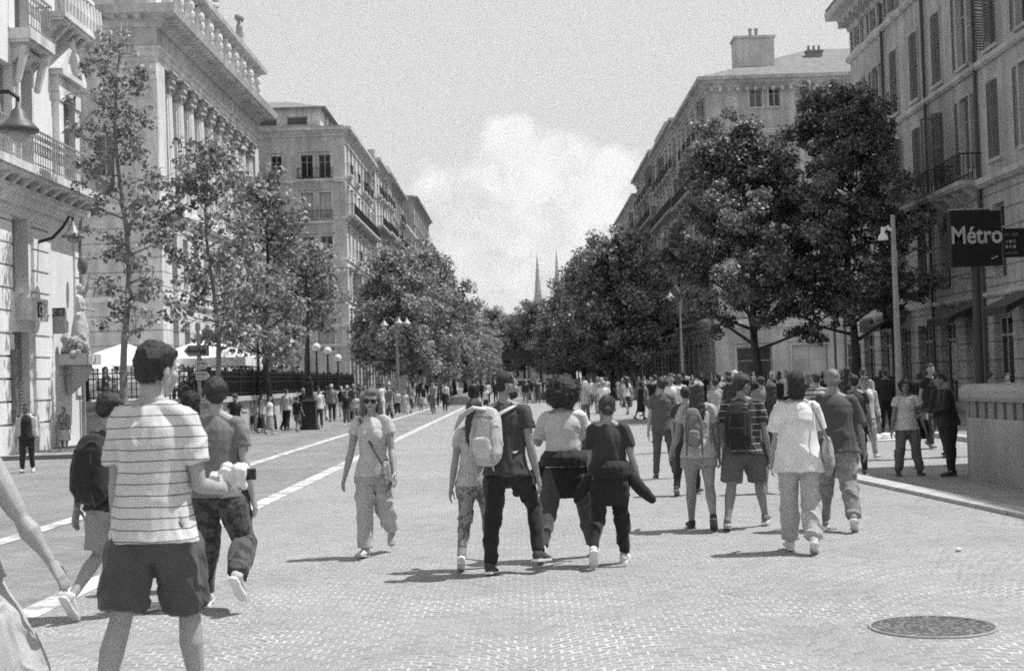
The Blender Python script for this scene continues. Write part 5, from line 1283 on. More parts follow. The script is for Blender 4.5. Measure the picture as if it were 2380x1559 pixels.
for x, zz in ((-.72, -.35), (.62, -.3), (.15, -.25)):
    mb = MB(); mb.tube([(0, 0, z-.35), (x*.5, 0, z+.05), (x*.9, 0, z), (x, 0, z+zz+.3)], [.03]*4, 6); link('arm', mb, GREYMETAL, r); bell(r, (x, 0, z+zz-.1), .7, plain(.4, .4))
a = atD(2070, 500, 38); b_ = gnd(2092, 1010); r = thing('lamp_pole', 'tall pale round pole carrying two white camera domes beside the dark tree', 'pole', (a.x+.05, 38, 0))
mb = MB(); mb.tube([(0, 0, 0), (0, 0, 1.2), (0, 0, a.z)], [.105, .095, .06], 14, cap='flat'); link('pole', mb, plain(.3, .45, .2, 4, .2), r)
c = atD(2052, 548, 38); d = MB(); x = c.x-a.x-.05; d.lathe([(.13, 0), (.14, .03), (.11, .13), (.05, .2), (.03, .24)], 14, (x, 0, c.z-.12)); d.tube([(x, 0, c.z+.1), (x+.02, 0, c.z+.2), (x+.12, 0, c.z+.24), (0, 0, c.z+.1)], [.06, .08, .07, .03], 8); link('camera_dome', d.mesh('camera_dome', True), WHITE, r)
for px, D, lab in ((1938, 58, 'thin light pole left of a matching pole behind the bald man'), (1962, 60, 'thin light pole right of its twin behind the bald man')):
    a = atD(px, 735, D); r = thing('sign_pole', lab, 'pole', (a.x, D, 0)); mb = MB(); mb.tube([(0, 0, 0), (0, 0, a.z)], [.055]*2, 8, cap='flat'); link('pole', mb, plain(.35, .5), r)
a = atD(1558, 692, 92); r = thing('street_lamp', 'single bell lamp on a grey pole above the crowd left of the dark plane tree', 'street lamp', (a.x+.6, 92, 0)); mb = MB(); mb.tube([(0, 0, 0), (0, 0, a.z+.4), (-.3, 0, a.z+.8), (-.6, 0, a.z+.5)], [.1, .06, .04, .03], 8, cap='flat'); link('pole', mb, GREYMETAL, r); bell(r, (-.6, 0, a.z), .8, plain(.4, .4))
# ================================================================ SIGNS
r = thing('metro_sign', 'square black Métro sign on a dark post beside the station wall', 'sign', (8.35, 27, 0)); a, b = atD(2203, 492, 27), atD(2327, 618, 27); x0, x1, z0, z1 = a.x-8.35, b.x-8.35, b.z, a.z
mb = MB(); mb.box((x0, -.12, z0), (x1, .12, z1)); o = link('panel', mb, plain(.004, .75, .1, 3, 0, 0, 'black_panel'), r); bv = o.modifiers.new('b', 'BEVEL'); bv.width = .02; bv.segments = 2
mb = MB(); mb.box((x0, -.125, z1+.012), (x1-.2, .0, z1+.03)); link('trim', mb, plain(.4, .3, .1, 3, .8, 0), r)
pxm = (x0+x1)/2; mb = MB(); mb.tube([(pxm, 0, 0), (pxm, 0, z0)], [.09]*2, 14, cap='flat'); mb.box((pxm-.35, -.02, z0-.23), (pxm-.12, .02, z0-.21)); mb.box((pxm+.12, -.02, z0-.23), (pxm+.33, .02, z0-.21)); link('post', mb, plain(.025, .4), r)
txt('Métro', Matrix.Translation((pxm+.0, -.124, z0+.44)) @ Matrix.Diagonal((.84, 1, 1, 1)), .46, plain(.42, .6), r, al='CENTER', ext=.003, off=.009)
mb = MB()
for q in range(3): mb.box((x1-.22+q*.045, -.126, z0+.12+q*.02), (x1-.19+q*.045, -.12, z0+.15+q*.02))
link('emblem', mb, plain(.4, .6), r)
a, b = atD(2330, 532, 27.1), atD(2420, 596, 27.1)
rs = thing('direction_sign', 'dark line number plate with small pale symbols right of the Métro panel', 'sign', (8.35, 27.1, 0)); mb = MB(); mb.box((a.x-8.35, -.04, b.z), (b.x-8.35, .04, a.z)); link('panel', mb, plain(.004, .75, .1, 3, 0, 0, 'black_panel'), rs)
mb = MB(); mb.tube([(b.x-8.45, .06, 0), (b.x-8.45, .06, a.z)], [.05]*2, 8); link('post', mb, METAL, rs)
dw = plain(.3, .6)
for row, s_ in enumerate(('\u25aa \u25aa', ' 1  2')):
    pass
for i, (cx, cz) in enumerate(((.045, .2), (.12, .2), (.195, .2), (.045, .3), (.12, .3), (.195, .3))):
    mb = MB(); mb.box((a.x-8.35+cx-.025, -.046, b.z+cz-.03), (a.x-8.35+cx+.03, -.041, b.z+cz+.03)); link('symbol', mb, dw if i in (0, 2, 4) else plain(.16, .6), rs)
txt('M1 M2', Matrix.Translation((a.x-8.35+.02, -.042, b.z+.4)), .09, plain(.2, .6), rs); txt('sortie', Matrix.Translation((a.x-8.35+.02, -.042, b.z+.06)), .1, plain(.2, .6), rs)
# direction arrows on a post at the left
r = thing('direction_signpost', 'black arrow sign above two pale arrow signs on one post', 'sign', (atD(462, 880, 30).x, 30, 0)); X0 = r.location.x
mb = MB(); mb.tube([(0, .03, 0), (0, .03, 3.1)], [.035]*2, 8); link('post', mb, GREYMETAL, r)
def arrow(px0, px1, py0, py1, d, body, line, lines):
    a, b = atD(px0, py0, 30), atD(px1, py1, 30); x0, x1, z0, z1 = a.x-X0, b.x-X0, b.z, a.z; h = (z1-z0)/2; zm = (z0+z1)/2; t = h*.9
    pts = [(x0+t, z0), (x1, z0), (x1, z1), (x0+t, z1), (x0, zm)] if d < 0 else [(x0, z0), (x1-t, z0), (x1, zm), (x1-t, z1), (x0, z1)]
    mb = MB(); mb.add([(x, y, z) for y in (-.02, .01) for x, z in pts], [(4, 3, 2, 1, 0), (5, 6, 7, 8, 9)]+[(i, (i+1) % 5, 5+(i+1) % 5, 5+i) for i in range(5)]); s = link('arrow_panel', mb, body, r)
    cx, cz = sum(p[0] for p in pts)/5, zm; mb = MB()
    if line:
        q = [(x+(cx-x)*.1, z+(cz-z)*.18) for x, z in pts]; q2 = [(x+(cx-x)*.17, z+(cz-z)*.32) for x, z in pts]
        mb.add([(x, -.0235, z) for x, z in q+q2], [(i, (i+1) % 5, 5+(i+1) % 5, 5+i) for i in range(5)]); link('border', mb, line, s)
    for i, sx in enumerate(lines): txt(sx, Matrix.Translation((x0+(.13 if d < 0 else .05), -.024, z1-(i+1)*(z1-z0)/(len(lines)+.35))), (z1-z0)/(len(lines)+1.2)*.95, line or plain(.3), s)
arrow(427, 486, 803, 827, -1, plain(.03, .5), plain(.35, .6), ('VIEUX PORT', 'MAIRIE'))
arrow(455, 487, 838, 858, 1, plain(.2, .5), WHITE, ('OPERA',)); arrow(455, 489, 863, 883, 1, plain(.2, .5), WHITE, ('MUSEE',))
# 'c c' panel and grey board beside the statue
r = thing('notice_board', 'grey board headed by a dark strip with two pale letters beside the statue', 'sign', (-13.8, 42.4, 0)); a, b = atD(118, 716, 42.4), atD(152, 775, 42.4); mb = MB(); mb.box((a.x+13.8, 0, b.z), (b.x+13.8, .05, a.z)); link('board', mb, plain(.3, .6), r)
mb = MB(); mb.box((a.x+13.8, -.02, a.z-.24), (b.x+13.8, -.001, a.z+.0)); q = link('header', mb, plain(.05, .6), r)
for i in (0, 1): txt('C', Matrix.Translation((a.x+13.86+i*.2, -.022, a.z-.19)), .17, plain(.5), q, name='letter')
# shop lettering on the near right building
u = 67.2-46.6; M = fsR.mat(20.9, .03, 3.62)
txt('YONE', fsR.mat(20.2, .03, 3.75), .5, plain(.02, .5), rootR, name='shop_lettering')
r = thing('hanging_sign', 'small square hanging shop sign low on the grey facade', 'sign', (15.6, 60, 3.4)); mb = MB(); mb.box((-.35, -.04, 0), (.35, .04, .8)); link('panel', mb, plain(.03, .4), r); mb = MB(); mb.tube([(0, 0, .8), (.45, 0, .9)], [.02]*2, 6); link('bracket', mb, METAL, r)
# ================================================================ METRO STATION WALL
r = thing('station_wall', 'grey parapet wall with rounded corner around the metro stairs, dark slotted frieze under the coping', 'wall', (8.5, 18, 0))
pp = [(7.55, 9), (7.22, 19.5)]
for i in range(9): a = PI-PI/2*i/8; pp.append((8.1+math.cos(a)*1.05+.0, 21.4+math.sin(a)*1.05))
pp += [(11.5, 22.45)]
pp = [(x-8.5-.38, y-18) for x, y in pp]
mb = MB(); _sw(mb, pp, [(-.28, 0), (0, 0), (0, .93), (-.28, .93)], flip=-1); link('wall', mb, stone(.42, 0, .2, .5), r)
mb = MB(); _sw(mb, pp, [(-.24, .931), (-.04, .931), (-.04, 1.18), (-.24, 1.18)], flip=-1)
link('frieze', mb, plain(.16, .6), r)
mb = MB()
for i in range(len(pp)-1):
    a, b = Vector((*pp[i], 0)), Vector((*pp[i+1], 0)); n = max(1, int((b-a).length/.3)); d = (b-a).normalized(); nn = Vector((-d.y, d.x, 0))
    for k in range(n):
        c = a+(b-a)*((k+.5)/n); w = .055
        mb.add([tuple(c+d*sx*w*1.9+nn*o+Vector((0, 0, z))) for sx in (-1, 1) for o in (.0, -.28) for z in (.932, 1.179)], [(0, 1, 3, 2), (4, 6, 7, 5), (0, 4, 5, 1), (2, 3, 7, 6), (0, 2, 6, 4), (1, 5, 7, 3)])
link('balusters', mb, stone(.3), r)
mb = MB(); _sw(mb, pp, [(-.34, 1.181), (.06, 1.181), (.1, 1.24), (.1, 1.34), (.04, 1.42), (-.32, 1.42), (-.38, 1.34)], flip=-1); link('coping', mb, stone(.38, 0, .15, .3), r)
# street seller's blanket
g = gnd(2035, 1023); r = thing('seller_blanket', 'white blanket with bundled goods spread on the sunlit pavement', 'blanket', (g.x, g.y, .11 if g.x > 10.2 else .006)); mb = MB(); mb.box((-.9, -.5, 0), (.9, .5, .02)); link('cloth', mb, WHITE, r)
rq = random.Random(8)
for i in range(7): mb = MB(); mb.ell((-.75+i*.25, rq.uniform(-.2, .3), .08), (.16, .14, rq.uniform(.07, .12)), None, 10, 6); link('bundle', mb.mesh('bundle', True), plain(rq.choice((.75, .8, .1)), .8), r)
# distant van and canopy
g = gnd(1217, 898); r = thing('white_van', 'white van parked across the far end of the avenue', 'van', (atD(1216, 880, 150).x, 150, 0)); mb = MB()
sec = [(-2.2, .9), (-2.2, .3), (2.2, .3), (2.2, .95), (1.5, 1.05), (1.0, 1.75), (-2.1, 1.8)]
mb.add([(x, y, z) for y in (-.9, .9) for x, z in sec], [tuple(range(7)), tuple(range(7, 14))[::-1]]+[(i, (i+1) % 7, 7+(i+1) % 7, 7+i) for i in range(7)]); link('body', mb, WHITE, r)
for x in (-1.4, 1.4):
    mb = MB(); mb.tube([(x, -.92, .33), (x, -.7, .33)], [.33]*2, 14, (1, 0, 0), cap='flat'); link('wheel', mb, plain(.02, .8), r)
mb = MB(); mb.box((-1.9, -.91, 1.05), (.9, -.905, 1.6)); link('window', mb, GLASS, r)
r = thing('bus_shelter', 'long dark flat canopy on posts crossing the far end of the avenue', 'shelter', (0, 240, 0)); a, b = atD(1166, 817, 240), atD(1292, 832, 240); mb = MB(); mb.box((a.x, -1.5, b.z), (b.x+4, 1.5, a.z)); link('canopy', mb, plain(.06, .6), r)
for k in range(7): x = a.x+.3+k*(b.x+3.4-a.x)/6; mb = MB(); mb.box((x-.12, -1., 0), (x+.12, -.8, b.z)); link('post', mb, plain(.1, .6), r)
for px, D, lab in ((915, 88, 'leftmost square market board'), ):
    a, b = atD(893, 880, D), atD(945, 910, D); r = thing('advertising_panel', 'grey rounded billboard standing behind walkers below the triple lamp', 'billboard', (a.x, D, 0)); mb = MB(); mb.box((0, 0, .5), (b.x-a.x, .12, 2.0)); mb.box((.2, .02, 0), (.3, .1, .5)); mb.box((b.x-a.x-.3, .02, 0), (b.x-a.x-.2, .1, .5)); link('panel', mb, plain(.3, .5), r)
for k, (px, D) in enumerate(((1065, 104), (1245, 118), (1290, 122), (1340, 122))):
    a = gnd(px, 905+ (k % 2)*3); r = thing('stone_planter', 'low grey block planter among the distant walkers', 'planter', (pl(px, D).x, D, 0), 0, 'block planters far down the avenue'); mb = MB(); mb.box((-.7, -.3, 0), (.7, .3, .55)); mb.box((-.62, -.22, .551), (.62, .22, .6)); link('block', mb, stone(.3), r)
# ================================================================ PEOPLE IN THE FOREGROUND
W = .004
# man in the striped T-shirt, nearest
J = person('nearest man in a white T-shirt with thin dark stripes and dark shorts, walking away', (368, 1690), 803, 12, 'm', .93,
           dict(legL=(-14, 8, 5, 12), legR=(17, 12, 3), armR=(2, 9, 84, -4), armL=(2, 4, 12, 0), hyaw=26, hpit=4, lean=3), 0, hair='short', hg=.02,
           shirt=(.66, dict(loose=1.2, sleeve=.66, stripes=(.0565, .095, .06), nm='t_shirt')), legs=('shorts', .08, 1.12), shoes=(.5, .7), curl=(20, 55))
H = J['H']; w = J['wrR']+J['handR']@Vector((0, 0, -.075*H))
b = thing('paper_bag', 'crumpled white paper bag of food in the striped man\'s right hand', 'paper bag', J['root'].location, J['root'].rotation_euler[2]); mb = MB(); c = w+J['sh_']+Vector((0, 0, .05))
rq = random.Random(2)
for i in range(16): mb.ell(c+Vector((rq.uniform(-.07, .07), rq.uniform(-.05, .05), rq.uniform(-.04, .08))), rq.uniform(.025, .045), None, 7, 5)
link('bag', bake(mb, .009, 1, .012, 70, 2), plain(.75, .6, .15, 20), b)
b = thing('phone', 'dark phone held beside the crumpled paper bag', 'phone', J['root'].location, J['root'].rotation_euler[2]); mb = MB(); c2 = c+Vector((.1, .03, .03)); mb.box(tuple(c2-Vector((.03, .012, .03))), tuple(c2+Vector((.04, .0, .03)))); o = link('casing', mb, plain(.02, .3), b)
# man with cap and black backpack, behind him at the left
J = person('young man in dark cap and black T-shirt left of the striped man', (262, 1432), 915, 26, 'm', .98,
           dict(legL=(-6, 42, 0, 50), legR=(18, 12, 3), armL=(-12, 12, 15, 0), armR=(15, 8, 30, 0), hyaw=15), 0, skin_g=.34, hair='cap', cap=.06, hg=.04,
           shirt=(.015, dict(loose=1.4, nm='t_shirt')), legs=('shorts', .3, 1.1), shoes=(.6, .7))
backpack(J, 'full black backpack hanging low on the capped young man', .012, 1.12)
# man in grey T-shirt and dark patterned trousers
J = person('short haired man in faded grey T-shirt and dark baggy trousers behind the striped man', (512, 1412), 882, 6, 'm', .98,
           dict(legL=(10, 6, 4), legR=(2, 58, 14, 46), armR=(-4, 9, 16, 0), armL=(12, 7, 25, 0), hyaw=-22), 0, skin_g=.36, hair='short', hg=.035,
           shirt=(.17, dict(loose=1.3, sleeve=.6, nm='t_shirt', pat=.06)), legs=('trousers', .03, 1.2, 1, .12), shoes=(.45, .8))
person('person with thick dark hair glimpsed between the striped man and the grey shirted man', (452, 1372), 912, -10, 'f', 1., dict(legL=(12, 5, 2), legR=(-12, 12, 2)), 1, hair='bob', hg=.015, shirt=(.3, {}), legs=('jeans', .1), shoes=(.2, .4))
# woman cut by the left edge
J = person('woman at the left frame edge, only her swinging bare arm and light skirt in view', (-112, 1740), 826, 2, 'f', 1.35,
           dict(legL=(-8, 6, 2), legR=(18, 6, 3), armR=(2, 30, 5, 20), armL=(-10, 8, 10)), 0, H=1.68, skin_g=.36, hair='long', hg=.05, shirt=(.35, dict(sleeve=0, nm='top')), legs=('skirt', .45, 1.45, 3.6), shoes=(.5, .5), curl=(12, 14))
# woman with sunglasses walking towards the camera
J = person('woman in sunglasses and light top walking towards the camera alone', (874, 1292), 905, 188, 'f', 1.02,
           dict(legR=(8, 4, 0), legL=(-8, 46, -1, 44), armR=(2, 13, 12, 0), armL=(8, 9, 22, 10), hyaw=-6, hpit=2, side=0), 0, skin_g=.34, hair='wavy', hg=.14,
           shirt=(.55, dict(loose=.5, sleeve=.4, nm='top')), legs=('wide', .46, .86), shoes=(.5, .5), face_on=True, glasses=True)
shoulder_bag(J, 'snakeskin pattern bag worn across the body of the woman in sunglasses', -1, True, .16, -.03, 1.05, .085, pat=.5, name='crossbody_bag', x=.1)
# couple with pale rucksack
J = person('woman in a pale top and ripped jeans half hidden behind the pale rucksack', (1112, 1322), 930, 5, 'f', .98,
           dict(legL=(-8, 18, 4, 24), legR=(12, 10, 2), armL=(-6, 10, 8, 0), armR=(8, 6, 10)), 1, skin_g=.33, hair='long', hg=.05, shirt=(.5, dict(loose=1.2, nm='t_shirt')), legs=('jeans', .16, 1.0, 1, .6), shoes=(.75, .8))
J = person('bearded man in dark T-shirt and black jeans wearing a pale rucksack, head turned right', (1182, 1332), 866, 22, 'm', .98,
           dict(legL=(-8, 2, 2), legR=(30, 50, 13, 4), armR=(2, 9, 14, 0), armL=(48, 4, 80, 40), hyaw=42, hpit=3, lean=5), 0, skin_g=.26, hair='crop', hg=.02, beard=True,
           shirt=(.045, dict(loose=1.0, sleeve=.5, nm='t_shirt')), legs=('jeans', .012, 1.02), shoes=(.05, .75))
R_ = backpack(J, 'pale canvas rucksack with its flap hanging open on the bearded man', .5, .98, dx=-.05)
mb = MB(); T = J['T']; sh = J['sh_']; Hh = J['H']
pp = [T(.0-.05, -.15, .27)+sh, T(-.1, -.165, .278)+sh, T(-.16, -.17, .24)+sh, T(-.2, -.17, .175)+sh]; mb.tube(pp, [(.03*Hh, .01*Hh), (.05*Hh, .011*Hh), (.04*Hh, .01*Hh), (.006*Hh, .005*Hh)], 12, (0, 1, 0)); link('flap', mb.mesh('flap', True), cloth(.5), R_)
# curly haired woman and her friend
J = person('woman with big curly hair, pale T-shirt and dark jacket tied round her hips', (1320, 1300), 888, 2, 'f', 1.08,
           dict(legL=(-20, 12, 11, 30), legR=(18, 6, 11), armL=(32, 18, 82, 35), armR=(8, 8, 12, 0), hyaw=6), 0, skin_g=.3, hair='curly', hg=.035,
           shirt=(.6, dict(loose=1.3, sleeve=.7, hem=.03, nm='t_shirt')), legs=('trousers', .075, .96), shoes=(.7, .75))
waist_jacket(J, .018, 1.2, .6)
J = person('shorter woman with a low bun, dark T-shirt and black leggings, white trainers', (1424, 1312), 923, 8, 'f', 1.04,
           dict(legL=(-18, 24, 5, 46), legR=(12, 4, 1), armR=(2, 13, 12, 0), armL=(10, 6, 25)), 0, skin_g=.32, hair='bun', hg=.06,
           shirt=(.035, dict(loose=1.2, sleeve=.6, hem=.03, nm='t_shirt')), legs=('leggings', .012, 1.05), shoes=(.72, .75))
waist_jacket(J, .014, .7, 1.0)
# right hand group
person('man in grey T-shirt and matching long grey trousers standing with his back turned', (1545, 1112), 879, 4, 'm', .96, dict(legL=(0, 0, 4), legR=(3, 2, 7), armR=(-2, 10, 6), armL=(0, 8, 8)), 1, hg=.04,
       shirt=(.1, dict(loose=1.1, sleeve=.6, nm='t_shirt')), legs=('trousers', .085, .95), shoes=(.1, .6))
J = person('woman in a pale cap and tight pale shorts with a small leather rucksack', (1630, 1230), 884, 2, 'f', 1.06, dict(legL=(12, 4, 0), legR=(-14, 26, 1, 34), armL=(14, 12, 30, 10), armR=(4, 8, 20)), 1, skin_g=.28, hair='capl', cap=.5, hg=.05,
           shirt=(.42, dict(loose=.9, sleeve=.5, nm='t_shirt')), legs=('mini', .3, 1.0), shoes=(.03, .1))
backpack(J, 'small grey leather rucksack on the woman in the pale cap', .18, .72, dx=-.04)
J = person('man in cap, glasses and striped polo shirt with shorts, looking to the right', (1735, 1228), 871, 14, 'm', 1.04, dict(legL=(-18, 8, 6, 18), legR=(24, 8, 7), armR=(0, 9, 10), armL=(8, 8, 40), hyaw=48), 0, skin_g=.27, hair='cap', cap=.08, hg=.05,
           shirt=(.05, dict(loose=1.3, sleeve=.62, stripes=(.072, .12, .5), nm='polo_shirt')), legs=('shorts', .13, 1.1), shoes=(.18, .75))
backpack(J, 'big black rucksack on the man in the striped polo shirt', .014, 1.08, dx=-.02)
J = person('woman in black skirt and cap between the striped polo man and woman in white', (1800, 1146), 890, 5, 'f', 1., dict(legL=(10, 4, 3), legR=(-10, 10, 2), armL=(5, 8, 30)), 1, skin_g=.36, hair='capl', cap=.1, hg=.04,
           shirt=(.03, dict(sleeve=.5, nm='top')), legs=('skirt', .014, 1.05, 1.0), shoes=(.75, .75))
shoulder_bag(J, 'white boxy handbag beside the black skirt', -1, False, .62, .02, 1.1, name='handbag', x=.12)
J = person('dark haired woman all in white with long straight trousers, tote on her shoulder', (1864, 1282), 867, 4, 'f', 1.06, dict(legL=(10, 3, 0), legR=(-10, 22, -1, 30), armL=(8, 7, 22), armR=(14, 10, 30)), 0, skin_g=.34, hair='bob', hg=.02,
           shirt=(.78, dict(loose=2.2, sleeve=.75, hem=-.09, nm='blouse')), legs=('wide', .46, .86), shoes=(.8, .8))
shoulder_bag(J, 'printed pale tote bag on the right shoulder of the woman in white', 1, False, .38, .02, 1.35, .0, pat=.35, name='tote_bag', x=.16)
J = person('stocky grey haired man in grey T-shirt and jeans right of the woman in white', (1948, 1230), 859, 8, 'm', 1.12, dict(legL=(14, 4, 2), legR=(-16, 20, 3, 34), armR=(6, 12, 22, 0), armL=(4, 8, 25)), 0, skin_g=.3, hair='crop', hg=.25,
           shirt=(.075, dict(loose=2.0, sleeve=.85, nm='t_shirt')), legs=('jeans', .2, 1.15, 1, .25), shoes=(.3, .75))
person('dark shirted person half hidden behind the stocky grey haired man', (1993, 1106), 872, 10, 'm', 1., dict(legL=(-12, 16, 2, 20), legR=(12, 6, 3)), 1, skin_g=.25, hair='crop', hg=.02, shirt=(.035, {}), legs=('jeans', .03), shoes=(.1, .7))
J = person('slim man in pale shirt and pale trousers walking towards the camera on the right', (2018, 1066), 875, 175, 'm', .92, dict(legL=(14, 6, 2), legR=(-8, 16, 2), armL=(2, 10, 10), armR=(4, 8, 14)), 1, skin_g=.24, hair='crop', hg=.1, face_on=True,
           shirt=(.6, dict(sleeve=1.8, loose=1.2)), legs=('trousers', .36, 1.05), shoes=(.5, .7))
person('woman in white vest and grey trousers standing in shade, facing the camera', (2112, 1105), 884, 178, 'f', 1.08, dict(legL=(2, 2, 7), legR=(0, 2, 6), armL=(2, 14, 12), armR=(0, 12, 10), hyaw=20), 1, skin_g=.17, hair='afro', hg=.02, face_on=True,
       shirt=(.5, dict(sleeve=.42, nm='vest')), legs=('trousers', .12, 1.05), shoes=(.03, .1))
r = thing('handbag', 'black handbag hanging at the side of the woman in the white vest', 'bag', gnd(2150, 1100)+Vector((-.12, 0, .62))); mb = MB(); mb.tube([(-.17, 0, .1), (.17, 0, .1)], [(.06, .17)]*2, 14, (0, 1, 0)); link('bag', mb.mesh('bag', True), cloth(.015), r)
mb = MB(); mb.tube([(-.12, 0, .22), (-.05, 0, .6), (.05, 0, .6), (.12, 0, .22)], [.01]*4, 6); link('handle', mb, cloth(.015), r)
J = person('man all in black leaning beside the station wall, looking down at a phone', (2212, 1106), 868, 272, 'm', .96, dict(legL=(3, 2, 3), legR=(-2, 2, 3), armR=(18, 6, 62, 20), armL=(20, 6, 60, 20), lean=6, hpit=18), 1, skin_g=.2, hair='crop', hg=.015,
           shirt=(.008, dict(sleeve=1.9, loose=1.8, nm='jacket')), legs=('trousers', .008, 1.1), shoes=(.02, .2))
def phone(mb, w, A, H): mb.box(tuple(w-Vector((.05, .02, .04))), tuple(w+Vector((.05, .0, .05))))
held(J, 'L', 'phone', 'small bright phone held by the man in black', 'phone', phone, WHITE, (0, 0, -.06))
SH = dict(sleeve=1.8)
mid = [  # label, uv, head, face, sex, skin, hair, hg, shirt, legs, shoe
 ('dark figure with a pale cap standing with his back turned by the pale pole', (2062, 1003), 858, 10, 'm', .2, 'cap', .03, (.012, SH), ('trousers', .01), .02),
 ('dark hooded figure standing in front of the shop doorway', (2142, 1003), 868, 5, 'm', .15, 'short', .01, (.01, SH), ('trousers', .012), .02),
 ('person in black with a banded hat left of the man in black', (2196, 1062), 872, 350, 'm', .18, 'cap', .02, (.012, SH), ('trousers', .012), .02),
 ('head of a fair passer by looking over the station wall, leftmost', (2280, 1010), 872, 180, 'm', .34, 'crop', .2, (.1, {}), ('trousers', .1), .1),
 ('dark haired passer by behind the station wall, second head', (2305, 1005), 867, 90, 'f', .25, 'short', .02, (.05, {}), ('trousers', .1), .1),
 ('passer by with thick dark fringe behind the station wall, facing the camera', (2345, 1008), 868, 180, 'f', .34, 'afro', .015, (.03, {}), ('trousers', .1), .1),
 ('man in open pale jacket and dark shirt strolling at the far left pavement edge', (64, 1098), 937, 165, 'm', .16, 'crop', .02, (.02, dict(sleeve=.5)), ('trousers', .03), .6),
 ('woman in patterned dark top and white wrap by the left terrace wall', (150, 1048), 945, 175, 'f', .3, 'bob', .04, (.1, dict(pat=.6)), ('skirt', .6, 1.2, 1.), .2),
 ('man in black T-shirt and cap looking down, standing right of the grey shirted man', (548, 1042), 916, 160, 'm', .2, 'cap', .03, (.012, {}), ('shorts', .2), .3),
 ('woman in pale top and dark skirt, first of the group by the terrace wall', (583, 1008), 920, 60, 'f', .34, 'bob', .06, (.5, {}), ('skirt', .02, 1.1, 1.), .5),
 ('woman in a pale vest and long black skirt in the group by the terrace wall', (608, 1006), 918, 80, 'f', .36, 'long', .03, (.55, dict(sleeve=0)), ('skirt', .012, 1.6, 1.2), .4),
 ('woman in a pale dress with long dark hair in the group by the terrace wall', (628, 1010), 920, 100, 'f', .36, 'long', .03, (.62, {}), ('skirt', .3, 1.6, 1.), .6),
 ('person in pale shirt and dark trousers near the lamp pedestal', (665, 1000), 922, 50, 'm', .34, 'short', .1, (.5, {}), ('trousers', .02), .2),
 ('broad man in black shirt and grey shorts left of the lamp pedestal', (692, 1003), 921, 30, 'm', .3, 'short', .03, (.015, {}), ('shorts', .12), .1),
 ('dark dressed person at the end of the white wall right of the pedestal', (767, 968), 908, 120, 'm', .3, 'short', .03, (.02, {}), ('trousers', .03), .1),
 ('woman in light patterned dress just right of the dark dressed person', (778, 968), 910, 170, 'f', .36, 'short', .05, (.35, {}), ('skirt', .3, 1.3, 1.), .4),
 ('man in black T-shirt and grey trousers walking this way left of the sunglasses woman', (806, 988), 910, 180, 'm', .3, 'short', .03, (.02, {}), ('trousers', .15), .6),
 ('pale shirted walker partly behind the man in the black T-shirt', (828, 980), 915, 180, 'f', .34, 'short', .1, (.55, {}), ('trousers', .3), .3),
 ('man in cap and patterned shirt right of the sunglasses woman', (894, 968), 913, 175, 'm', .34, 'cap', .1, (.3, dict(pat=.5)), ('trousers', .03), .5),
 ('woman in pale top and black trousers, left of a pair walking this way', (924, 966), 905, 185, 'f', .34, 'short', .04, (.5, {}), ('trousers', .015), .6),
 ('woman in long pale dress, right of a pair walking this way', (943, 968), 907, 178, 'f', .36, 'short', .1, (.6, {}), ('skirt', .5, 1.7, 1.3), .6),
 ('child sized figure in light clothes near the left white line', (979, 960), 915, 180, 'f', .34, 'bob', .1, (.35, {}), ('shorts', .2), .3),
 ('person in black walking in the left lane beside the cyclist', (1035, 958), 905, 180, 'm', .25, 'short', .02, (.012, SH), ('trousers', .012), .05),
 ('dark jacketed person behind the bearded man', (1102, 965), 882, 0, 'm', .3, 'short', .02, (.012, SH), ('trousers', .2), .2),
 ('person in white top behind the bearded man\'s left shoulder', (1130, 956), 900, 20, 'f', .34, 'short', .05, (.7, {}), ('skirt', .03, 1.1, 1.), .5),
 ('dark dressed person with a light bag in the middle of the avenue', (1222, 940), 884, 10, 'm', .3, 'afro', .02, (.015, SH), ('trousers', .2), .2),
 ('man in white T-shirt and black trousers striding across the middle of the avenue', (1270, 935), 884, 90, 'm', .34, 'short', .05, (.75, {}), ('trousers', .02), .7),
 ('man in bright white T-shirt with bare head between the curly woman and her friend', (1405, 990), 884, 5, 'm', .36, 'bald', .2, (.75, dict(loose=1.8)), ('trousers', .3), .3),
 ('white haired person just behind the curly haired woman', (1362, 985), 893, 0, 'm', .4, 'crop', .6, (.5, {}), ('trousers', .2), .3),
 ('person in dark coat with shaved pale head left of the man in grey', (1490, 975), 889, 60, 'm', .25, 'short', .03, (.02, SH), ('skirt', .02, 1.3, .8), .03),
 ('pale haired person seen sideways beside the dark coat', (1502, 968), 887, 270, 'm', .36, 'crop', .55, (.2, {}), ('trousers', .15), .2),
 ('tall man in grey shirt walking away far behind the white T-shirt man', (1448, 948), 883, 0, 'm', .3, 'short', .1, (.3, {}), ('trousers', .2), .3),
 ('person in dark top just left of the woman in the pale cap', (1600, 1150), 900, 20, 'm', .3, 'short', .02, (.04, {}), ('jeans', .02), .05),
 ('dark haired walker between the leather rucksack and the polo man', (1668, 1040), 880, 0, 'f', .3, 'short', .02, (.4, {}), ('trousers', .15), .3),
 ('dark capped man behind the woman in the bucket hat', (1775, 1060), 876, 0, 'm', .3, 'cap', .03, (.2, {}), ('trousers', .1), .3),
 ('man in striped shirt glimpsed between the woman in white and the stocky man', (1905, 1090), 866, 5, 'm', .32, 'cap', .04, (.5, dict(stripes=(.08, .4, .1))), ('shorts', .1), .4),
 ('dark faced head showing right of the stocky man', (1985, 1040), 868, 180, 'm', .12, 'crop', .01, (.03, {}), ('trousers', .03), .1),
]
